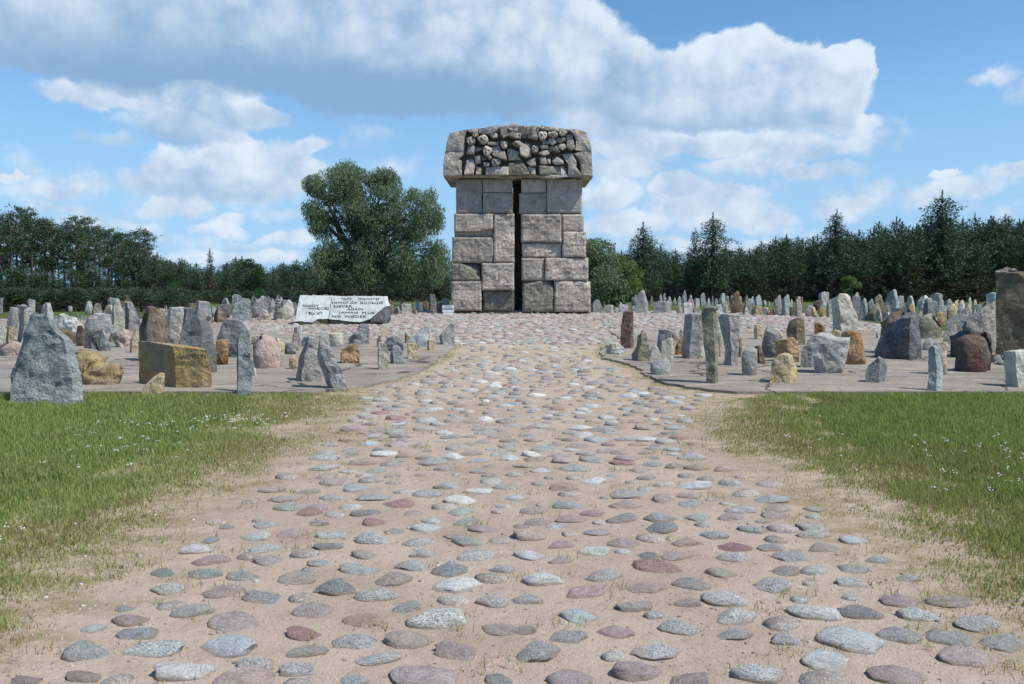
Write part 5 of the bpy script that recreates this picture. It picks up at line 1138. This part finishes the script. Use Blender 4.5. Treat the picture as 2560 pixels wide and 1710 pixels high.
def tall_pine(seed, H=13.0):
    rng = np.random.default_rng(seed); C = []; D = []; L = []; W_ = []; br = []
    lx, ly = rng.uniform(-.5, .5, 2)
    axis = lambda t: np.array([lx * t * t, ly * t * t, H * t])
    for i in range(30):
        t = rng.uniform(.42, .98) if i > 3 else rng.uniform(.25, .45)
        a = rng.uniform(0, 6.28); ln = (1.0 + 1.5 * math.sin(math.pi * min(1, max(0, (t - .3) / .72))) ) * rng.uniform(.6, 1.1) * (.7 if t > .9 else 1)
        d = np.array([math.cos(a), math.sin(a), rng.uniform(-.05, .55)]); p0 = axis(t); p1 = p0 + d * ln
        br.append(([tuple(p0), tuple(p0 + d * ln * .5 + np.array([0, 0, .1])), tuple(p1)], [.05, .035, .012]))
        for k in range(9):
            q = p0 + d * ln * rng.uniform(.4, 1.08) + rng.normal(0, .26, 3) * np.array([1, 1, .6])
            for _ in range(6):
                C.append(q + rng.normal(0, .2, 3) * np.array([1, 1, .7])); D.append(rng.normal(0, .7, 3) + d * .5 + np.array([0, 0, .4])); L.append(rng.uniform(.25, .5)); W_.append(rng.uniform(.07, .17))
    V = leaves(np.array(C), np.array(D), L, W_, rng)
    cm = leaf_mesh('crown', V, tints(len(C), PINE_C, rng), M['needle'])
    tv, tf = tubes([([tuple(axis(t) + np.array([0, 0, -.3 if t == 0 else 0])) for t in (0, .3, .6, .85, 1)], [.19, .15, .12, .07, .02])] + br, 6)
    return cm, mesh('trunk', np.array([tuple(v) for v in tv]), tf, M['bark'])
def broadleaf(seed, H, R, cols, n=2600, lean=0, base=.12, leafl=.26, droop=.0, clumps=16, flat=1.0):
    rng = np.random.default_rng(seed); C = []; D = []; br = []
    for i in range(clumps):
        t = rng.uniform(base, .97); a = rng.uniform(0, 6.28); rr = R * math.sin(math.pi * (.12 + .82 * t)) ** .7 * rng.uniform(.25, .8)
        c = np.array([math.cos(a) * rr, math.sin(a) * rr, H * t]); s = R * rng.uniform(.28, .5)
        c[2] = min(c[2], H - s * .8)
        br.append(([(0, 0, H * t * .45), tuple(c * np.array([.5, .5, .8])), tuple(c)], [.06, .04, .015]))
        m = n // clumps; u = rng.normal(size=(m, 3)); u /= np.linalg.norm(u, axis=1)[:, None]; r = s * rng.uniform(.35, 1.05, m) ** .6
        P = c + u * r[:, None] * np.array([1, 1, .8]); C.append(P); D.append(u * .6 + rng.normal(0, .6, (m, 3)) + np.array([0, 0, -droop]))
    C = np.concatenate(C); D = np.concatenate(D); k = len(C)
    V = leaves(C, D, rng.uniform(.7, 1.3, k) * leafl, rng.uniform(.7, 1.3, k) * leafl * .5, rng)
    cm = leaf_mesh('crown', V, tints(k, cols, rng), M['leaf'])
    tv, tf = tubes([([(0, 0, -.3), (.05, 0, H * .4), (0, .05, H * .85)], [.16, .1, .02])] + br, 6)
    return cm, mesh('trunk', np.array([tuple(v) for v in tv]), tf, M['barkg'])
def plant_tree(name, pair, x, y, sc, rot, label, group=None, cat='tree', sxy=1.0):
    o = bpy.data.objects.new(name, None); COL.objects.link(o); o.location = (x, y, float(hill(x, y))); o.scale = (sc * sxy, sc * sxy, sc); o.rotation_euler.z = rot
    tag(o, label, cat, group)
    link('trunk', pair[1], o); link('crown', pair[0], o)
    return o
def wood_word(px):
    for lim, t in ((40, 'at the left end'), (180, 'in the left part'), (290, 'in the middle part'), (400, 'in the right part'), (560, 'around the column-shaped tree'), (720, 'around the round dark tree'), (1200, 'beside and behind the willow'), (1680, 'around the cone-shaped larch'), (1860, 'around the taller larch pair'), (2040, 'between taller larch and narrow larch'), (2220, 'around the narrow larch'), (2440, 'around the highest larch'), (9999, 'at the right end')):
        if px < lim: return t
def top_h(px, py, y):                                   # height a thing at depth y needs to reach photo row py
    return at_depth(px, py, y)[1] - float(hill(0, y))
rt = random.Random(12)
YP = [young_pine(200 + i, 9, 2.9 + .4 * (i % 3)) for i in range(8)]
TP = [tall_pine(300 + i) for i in range(8)]
# right-hand forest: skyline rows from the photograph
SKY_R = [(1480,640),(1560,630),(1620,622),(1700,640),(1760,632),(1850,620),(1960,598),(2040,604),(2100,600),(2170,580),(2230,562),(2290,560),(2350,556),(2430,546),(2500,548),(2620,552),(2900,560)]
n = 0
for row, (dep, step) in enumerate(((80, 42), (86, 38), (93, 34), (100, 34))):
    px = 1490 + row * 11
    while px < 2860:
        y = dep + rt.uniform(-2, 2); py = float(np.interp(px, [q[0] for q in SKY_R], [q[1] for q in SKY_R])) + rt.choice([0, 6, 12, 20, 28, -8]) * (1.2 if row == 0 else .8) - (6 if row > 1 else 0)
        if row == 0: py += 22
        H = top_h(px, py, y); x = at_depth(px, py, y)[0]
        plant_tree('young_pine', YP[n % 8], x, y, H / 9.3, rt.uniform(0, 6.28), ('front-row' if row == 0 else 'second-row' if row == 1 else 'rear') + ' dense young pine of the right forest ' + wood_word(px), 'pines of the right-hand forest', 'tree', 1.25 if H < 8 else 1.05); n += 1
        px += step * rt.uniform(.7, 1.3)
LARCH_C = [(.045, .085, .048), (.055, .098, .05), (.038, .072, .05)]
for i, (px, py, dep, sxy, lb) in enumerate([(1608,562,83,1.0,'cone-shaped larch rising above the forest, nearest the monument'),(1738,576,84,.7,'slim dark spruce-like tree beside the taller larch'),(1783,538,84,.95,'taller larch with sky through its crown, second from the monument'),(2092,530,86,.85,'narrow larch alone above the middle of the right forest'),(2356,484,86,1.0,'highest larch with spreading arms, near the right end of the forest')]):
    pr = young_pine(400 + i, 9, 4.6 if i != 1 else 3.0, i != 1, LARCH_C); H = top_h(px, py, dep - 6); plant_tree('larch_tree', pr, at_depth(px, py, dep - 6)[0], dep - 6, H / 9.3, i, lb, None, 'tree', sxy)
# left-hand tall pines
SKY_L = [(-300,520),(0,530),(50,512),(100,530),(150,545),(220,530),(260,560),(310,570),(350,556),(385,600)]
for row, (dep, step) in enumerate(((92, 26), (98, 24), (105, 24))):
    px = -260 + row * 9
    while px < 372:
        y = dep + rt.uniform(-2.5, 2.5); py = float(np.interp(px, [q[0] for q in SKY_L], [q[1] for q in SKY_L])) + rt.choice([0, 6, 12, 22, 30])
        H = top_h(px, py, y); x = at_depth(px, py, y)[0]
        plant_tree('tall_pine', TP[n % 8], x, y, H / 13.4, rt.uniform(0, 6.28), ('front-row' if row == 0 else 'second-row' if row == 1 else 'rear') + ' tall bare-trunked pine of the left stand, ' + wood_word(px), 'tall pines at the left', 'tree'); n += 1
        px += step * rt.uniform(.7, 1.35)
px = -240
while px < 420:
    y = 89 + rt.uniform(-2, 2); py = 688 + rt.uniform(-22, 16); H = top_h(px, py, y)
    plant_tree('young_pine', YP[n % 8], at_depth(px, py, y)[0], y, max(.15, H / 9.3), rt.uniform(0, 6.28), 'low young pine at the foot of the tall left stand, ' + wood_word(px), 'undergrowth pines at the left', 'tree', 2.0); n += 1
    px += rt.uniform(16, 30)
px = -160
while px < 770:
    y = rt.uniform(35, 41) if px < 470 else rt.uniform(60, 70); py = rt.choice([735, 742, 750, 728]) + rt.uniform(-6, 6) - (8 if px > 500 else 0); H = top_h(px, py, y)
    plant_tree('shrubby_pine', YP[n % 8], at_depth(px, py, y)[0], y, max(.12, H / 9.3), rt.uniform(0, 6.28), 'low dark shrub-like pine directly behind the stones ' + side_word(px), 'shrubby pines behind the left-hand stones', 'shrub', 3.2); n += 1
    px += rt.uniform(24, 40)
for px, py in [(300,640),(335,615),(365,625),(392,650)]:
    y = 90; plant_tree('young_pine', YP[n % 8], at_depth(px, py, y)[0], y, top_h(px, py, y) / 9.3, n, 'bushy pine closing the right end of the tall stand', 'bushy pines at the stand end', 'tree', 1.2); n += 1
# mid-left low forest
SKY_M = [(380,632),(440,646),(500,650),(560,658),(590,640),(680,668),(720,655),(760,648),(830,640),(1120,640),(1220,635)]
for row, (dep, step) in enumerate(((84, 34), (92, 30), (100, 30))):
    px = 385 + row * 8
    while px < 1130:
        if 860 < px < 1000 and row == 0: px += 30; continue
        y = dep + rt.uniform(-2, 2); py = float(np.interp(px, [q[0] for q in SKY_M], [q[1] for q in SKY_M])) + rt.choice([0, 5, 10, 18]) + (10 if row == 0 else 0)
        H = top_h(px, py, y); plant_tree('young_pine', YP[n % 8], at_depth(px, py, y)[0], y, max(.2, H / 9.3), rt.uniform(0, 6.28), ('front-row' if row == 0 else 'second-row' if row == 1 else 'rear') + ' low pine of the central forest edge ' + wood_word(px), 'low pines left of the willow', 'tree', 1.5); n += 1
        px += step * rt.uniform(.7, 1.3)
DK = [(.042, .085, .035), (.035, .075, .032), (.055, .10, .04)]
y = 80; plant_tree('round_tree', broadleaf(501, 6, 2.0, DK, 3000), at_depth(632, 642, y)[0], y, top_h(632, 642, y) / 6.2, 0, 'round dark broadleaf tree in the low forest edge', None, 'tree')
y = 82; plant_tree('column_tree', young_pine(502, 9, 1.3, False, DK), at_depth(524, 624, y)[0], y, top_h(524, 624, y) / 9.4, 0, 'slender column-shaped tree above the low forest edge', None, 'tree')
y = 80; plant_tree('round_tree', broadleaf(503, 6, 2.6, DK, 3000), at_depth(430, 672, y)[0], y, top_h(430, 668, y) / 6.2, 0, 'low round broadleaf tree beside the tall stand', None, 'tree')
# willows right of the monument
WL = [(.15, .20, .14), (.12, .17, .12), (.18, .22, .14)]
YL = [(.15, .19, .075), (.125, .165, .065), (.105, .145, .065)]
y = 52; plant_tree('willow_bush', broadleaf(510, 5, 2.5, WL, 9500, base=.04, leafl=.2, droop=.5, clumps=26), at_depth(1492, 596, y)[0], y, top_h(1492, 592, y) / 5.1, 0, 'bluish willow showing at the right side of the monument', None, 'tree')
y = 54; plant_tree('willow_bush', broadleaf(511, 4, 2.1, YL, 8000, base=.04, leafl=.2, droop=.4, clumps=24), at_depth(1548, 640, y)[0], y, top_h(1548, 632, y) / 4.1, 0, 'yellow-green shrub right of the bluish willow', None, 'shrub')
y = 70; plant_tree('small_shrub', broadleaf(512, 3, 1.2, YL, 1500, base=.04, clumps=10), at_depth(2125, 700, y)[0], y, top_h(2125, 688, y) / 3.1, 0, 'small light green shrub at the foot of the right forest', None, 'shrub')
# the big willow
def big_willow():
    y0 = 56.0; rng = np.random.default_rng(77)
    bxx, _ = at_depth(905, 740, y0); zb = float(hill(0, y0)); o = bpy.data.objects.new('willow_tree', None); COL.objects.link(o); o.location = (bxx, y0, zb)
    tag(o, 'large spreading willow tree standing behind the inscription stone', 'tree')
    Z = (640, 380, 3.919)
    CL = [(560,300,95,75),(640,350,90,80),(520,360,60,50),(880,150,110,80),(800,210,120,70),(960,200,90,70),(1230,210,130,80),(1320,250,80,70),(1180,290,110,80),(950,320,150,90),(830,430,150,90),(720,470,90,60),(520,560,90,70),(600,590,100,90),(560,680,80,80),(640,760,70,90),(760,640,130,100),(1000,560,160,90),(1120,580,160,90),(1260,560,120,90),(900,680,140,90),(1080,700,160,110),(1300,680,140,110),(1260,400,110,80),(1340,470,80,70),(1470,430,100,80),(1540,380,70,50),(1690,420,75,90),(1660,520,90,90),(1780,600,80,70),(1810,690,60,70),(1720,700,90,90),(1560,640,90,80),(1500,760,140,130),(1620,820,110,110),(1400,860,120,120),(1190,860,110,140),(1150,1000,100,90),(700,930,90,70),(640,1020,70,80),(760,1020,110,90),(900,1000,110,120),(1000,1150,170,170),(800,1180,150,150),(660,1190,90,130),(1250,1180,170,170),(1480,1050,140,160),(1500,1230,150,140),(1700,1000,120,120),(1780,930,90,80),(1750,1150,120,160),(1830,1060,80,140),(950,850,110,90)]
    C = []; D = []; br = []; hub = np.array([0, 0, top_h(905, 600, y0)])
    for (a, b, rx, ry) in CL:
        x, z = zx(a, b, y0, *Z); x1, _ = zx(a + rx, b, y0, *Z); _, z1 = zx(a, b - ry, y0, *Z); rxx, rz = x1 - x, z1 - z
        dep = rng.uniform(-1.6, 1.6); c = np.array([x - bxx, dep, z - zb])
        n = int(rx * ry * .034) + 40
        u = rng.normal(size=(n, 3)); u /= np.linalg.norm(u, axis=1)[:, None]; r = rng.uniform(.05, 1.25, n) ** .6
        P = c + u * r[:, None] * np.array([rxx, max(rxx, .9), rz])
        for t in range(2):                                   # hanging sprays
            C.append(P + np.array([0, 0, -.11 * t]) + rng.normal(0, .05, (n, 3))); D.append(rng.normal(0, .38, (n, 3)) + u * .3 + np.array([0, 0, -.8]))
        h = hub * np.array([1, 1, rng.uniform(.35, .9)]); m = (h + c) / 2 + np.array([0, 0, .3]); br.append(([tuple(h), tuple(m), tuple(c)], [.11, .07, .015]))
    for (a, b, rx, ry, n) in [(880,330,340,200,9500),(1060,640,440,190,12000),(1150,1100,570,310,15000),(1580,640,240,250,8000),(640,620,170,230,4200),(1250,330,190,170,4500),(600,340,130,110,2600),(720,1050,150,260,4200)]:   # loose foliage filling the crown between the sprays
        x, z = zx(a, b, y0, *Z); x1, _ = zx(a + rx, b, y0, *Z); _, z1 = zx(a, b - ry, y0, *Z)
        u = rng.normal(size=(n, 3)); u /= np.linalg.norm(u, axis=1)[:, None]; r = rng.uniform(.0, 1.0, n) ** .45
        P = np.array([x - bxx, 0, z - zb]) + u * r[:, None] * np.array([x1 - x, 2.4, z1 - z]); keep = fbm(P * 1.2, 13, 3) > -.22 + .25 * r; P = P[keep]
        C.append(P); D.append(rng.normal(0, .5, (len(P), 3)) + np.array([0, 0, -.7]))
    C = np.concatenate(C); D = np.concatenate(D); k = len(C)
    V = leaves(C, D, rng.uniform(.14, .30, k), rng.uniform(.04, .08, k), rng)
    WC = [(.16, .205, .13), (.13, .18, .115), (.19, .23, .13), (.14, .185, .14)]
    link('crown', leaf_mesh('crown', V, tints(k, WC, rng, .3), M['leaf']), o)
    tv, tf = tubes([([(0, 0, -.3), (.1, 0, hub[2] * .4), (0, .1, hub[2])], [.55, .42, .3]), ([(.1, 0, hub[2] * .3), (-1.2, .2, hub[2] * .9), (-2.0, 0, hub[2] * 1.35)], [.3, .2, .08]), ([(.1, 0, hub[2] * .3), (1.6, .2, hub[2] * .8), (3.2, 0, hub[2] * 1.4)], [.3, .2, .07])] + br, 6)
    link('trunk', mesh('trunk', np.array([tuple(v) for v in tv]), tf, M['barkg']), o)
big_willow()

# ------------------------------------------------------------------ grass
def grass(name, xs, ys, hts, tint, wid, rng, lean=.45):
    n = len(xs); z = hill(xs, ys) - .014; a = rng.uniform(0, 6.283, n); s = np.stack([np.cos(a), np.sin(a), np.zeros(n)], 1)
    b = rng.uniform(0, 6.283, n); bend = np.stack([np.cos(b), np.sin(b), np.zeros(n)], 1) * (rng.uniform(.1, 1, n) * lean)[:, None]
    base = np.stack([xs, ys, z], 1); h = hts[:, None]; w_ = wid[:, None] / 2; up = np.array([0, 0, 1.0])
    V = np.empty((n, 5, 3)); V[:, 0] = base - s * w_; V[:, 1] = base + s * w_
    m = base + up * h * .55 + bend * h * .35; V[:, 2] = m + s * w_ * .8; V[:, 3] = m - s * w_ * .8
    V[:, 4] = base + up * h * (1 - .25 * np.linalg.norm(bend, axis=1)[:, None]) + bend * h * 1.15
    i = np.arange(n)[:, None] * 5
    loops = np.concatenate([i + np.array([[0, 1, 2, 3]]), i + np.array([[3, 2, 4]])], 1).ravel()
    st = (np.arange(n)[:, None] * 7 + np.array([[0, 4]])).ravel()
    me = fast_mesh(name, V.reshape(-1, 3), loops, st, M['blade'], np.repeat(tint, 5, 0))
    return link(name, me)
rg2 = np.random.default_rng(31)
GREEN = np.array([(.27, .32, .095), (.22, .285, .085), (.32, .345, .125)]); DRY = np.array([(.30, .25, .12), (.25, .23, .08), (.36, .30, .17)])
def lawn(side, n):
    y = rg2.uniform(3.4, 13.2, n * 2); edge = interp(PL if side < 0 else PR, y)
    far_ = .76 * y + 2.2; span = np.maximum(far_ - np.abs(edge), .6)
    x = edge + side * (rg2.uniform(0, 1, n * 2) * (np.maximum(span, 1.2) + 1.3) - 1.3)
    d = (x - edge) * side                                     # distance in from the worn edge
    P = np.stack([x, y, np.zeros_like(x)], 1)
    nz = fbm(P * 1.1, 5, 3); nf_ = fbm(P * 3.5, 9, 2)
    dens = smooth(-.85, .3, d + nz * .55 + nf_ * .4) ** 1.8 * (.72 + .28 * smooth(-.6, .3, nf_))
    front = LY0 if side < 0 else RY0
    dens = dens * (1 - smooth(-.12, .12, y - front + nf_ * .12 - .02))
    dens = np.where((d < 0) & (d > -.5), np.maximum(dens, .05 * (nf_ > .35)), dens)
    keep = rg2.random(len(x)) < dens
    x, y, d, nz, nf_ = x[keep], y[keep], d[keep], nz[keep], nf_[keep]
    dry = np.clip(.45 - d * .40 + nz * .45 + (.18 if side > 0 else 0) + rg2.normal(0, .25, len(x)) + .35 * (fbm(P[keep] * .8, 77, 3) > .25), 0, 1)
    t = GREEN[rg2.integers(0, 3, len(x))] * (1 - dry[:, None]) + DRY[rg2.integers(0, 3, len(x))] * dry[:, None]
    t *= rg2.uniform(.7, 1.3, (len(x), 1))
    h = .012 + rg2.uniform(.025, .08, len(x)) * (.4 + .6 * smooth(-.5, .7, d)) * (1 + .5 * nf_ * smooth(.3, 1, d))
    w_ = rg2.uniform(.004, .008, len(x)) * (1 + y * .03)
    o = grass('grass', x, y, h, t, w_, rg2); tag(o, 'short meadow grass at the %s of the cobbled path' % ('left' if side < 0 else 'right'), 'grass', kind='stuff')
lawn(-1, 160000); lawn(1, 160000)
def weeds():
    C = [];
    xs = []; ys = []
    for _ in range(1100):
        y = rg2.uniform(3.2, 19); a, b = float(interp(PL, y)), float(interp(PR, y))
        if rg2.random() < .62: x = a + abs(rg2.normal(0, .45)) if rg2.random() < .55 else b - abs(rg2.normal(0, .4))
        else: x = rg2.uniform(a, b)
        if bool(on_slab(x, y)): continue
        k = rg2.integers(4, 26); xs.append(x + rg2.normal(0, .035 + .05 * (k > 15), k)); ys.append(y + rg2.normal(0, .035, k))
    for _ in range(260):                                     # tufts along the slab edges
        if rg2.random() < .5: q = LEFT_EDGE; f = rg2.random(); y = LY0 + (20 - LY0) * f; x = float(interp(q, y)) + abs(rg2.normal(0, .12))
        else: q = RIGHT_EDGE; f = rg2.random(); y = RY0 + (20 - RY0) * f; x = float(interp(q, y)) - abs(rg2.normal(0, .12))
        k = rg2.integers(5, 18); xs.append(x + rg2.normal(0, .06, k)); ys.append(y + rg2.normal(0, .06, k))
    x = np.concatenate(xs); y = np.concatenate(ys); n = len(x)
    t = np.where(rg2.random((n, 1)) < .6, DRY[rg2.integers(0, 3, n)], GREEN[rg2.integers(0, 3, n)] * 1.2)
    o = grass('weeds', x, y, rg2.uniform(.035, .09, n), t, rg2.uniform(.003, .006, n), rg2, .8); tag(o, 'sparse dry weeds sprouting between the cobbles', 'weeds', kind='stuff')
weeds()
def thatch():
    n = 30000; y = 3.0 + 17 * rg2.random(n) ** 1.3; side = rg2.random(n) < .5
    x = np.where(side, interp(PL, y) + np.abs(rg2.normal(0, .5, n)) - .5, interp(PR, y) - np.abs(rg2.normal(0, .4, n)) + .5)
    P = np.stack([x, y * .6, 0 * x], 1); k = (fbm(P * 2.2, 41, 3) > .12) & ~on_slab(x, y); x, y = x[k], y[k]; n = len(x)
    t = np.where(rg2.random((n, 1)) < .8, DRY[rg2.integers(0, 3, n)] * rg2.uniform(.5, 1, (n, 1)), GREEN[rg2.integers(0, 3, n)])
    o = grass('dry_thatch', x, y, rg2.uniform(.02, .05, n), t, rg2.uniform(.003, .006, n), rg2, 2.4); tag(o, 'dry flattened grass lying along the verges of the path', 'dry grass', kind='stuff')
thatch()
def gravel():
    n = 9000; y = 2.2 + 9 * rg2.random(n) ** 1.6; x = interp(PL, y) - .2 + (interp(PR, y) - interp(PL, y) + .4) * rg2.random(n)
    s_ = rg2.uniform(.003, .009, n) * np.where(rg2.random(n) < .06, 2.2, 1); z = hill(x, y) + .004
    bm = bmesh.new(); bmesh.ops.create_icosphere(bm, subdivisions=1, radius=1); P = np.array([v.co[:] for v in bm.verts]); Fq = np.array([[v.index for v in f.verts] for f in bm.faces]); bm.free()
    V = P[None] * s_[:, None, None] * np.array([1, .8, .55]) * rg2.uniform(.7, 1.3, (n, len(P), 1)) + np.stack([x, y, z], 1)[:, None]
    L = (Fq[None] + (np.arange(n) * len(P))[:, None, None]).ravel()
    c = np.array([(.42, .35, .29), (.30, .25, .21), (.5, .47, .43), (.2, .17, .15), (.38, .27, .22)])[rg2.integers(0, 5, n)]
    me = fast_mesh('gravel', V.reshape(-1, 3), L, np.arange(n * len(Fq)) * 3, M['cobbles'], np.repeat(c, len(P), 0))
    o = link('gravel', me); tag(o, 'fine gravel and grit scattered over the sand', 'gravel', kind='stuff')
gravel()
def flowers():
    V = []; Fc = []; r = random.Random(4)
    spots = [(330,1085,22,.5),(400,1075,14,.4),(575,1070,45,.55),(640,1060,25,.35),(350,1130,20,.5),(120,1200,14,1.2),(2050,1110,16,.6),(2320,1130,24,.9),(2480,1150,45,.8),(2350,1200,20,.8),(2500,1250,20,.7),(60,1350,6,.4),(1980,1080,5,.5)]
    for (px, py, k, sp) in spots:
        k = int(k * (.7 if px < 1280 else .4))
        x0, y0, _ = ground_hit(px, py, hill)
        for _ in range(k):
            x, y = x0 + r.gauss(0, sp * .6), y0 + r.gauss(0, sp * .5); z = float(hill(x, y)) + r.uniform(.06, .13)
            for q in range(r.randint(2, 5)):
                cx, cy, cz = x + r.gauss(0, .012), y + r.gauss(0, .012), z + r.gauss(0, .006); s = r.uniform(.004, .0075); b = len(V)
                nn = 6
                for m in range(nn): a = 6.283 * m / nn; V.append((cx + s * math.cos(a), cy + s * math.sin(a), cz + (.003 if m % 2 else 0)))
                V.append((cx, cy, cz + .006)); V.append((cx, cy, cz - .004))
                for m in range(nn): Fc.append((b + m, b + (m + 1) % nn, b + nn)); Fc.append((b + (m + 1) % nn, b + m, b + nn + 1))
    o = link('meadow_flowers', mesh('meadow_flowers', V, Fc, M['flower'])); tag(o, 'tiny white flowers scattered in the meadow grass', 'flowers', kind='stuff')
flowers()
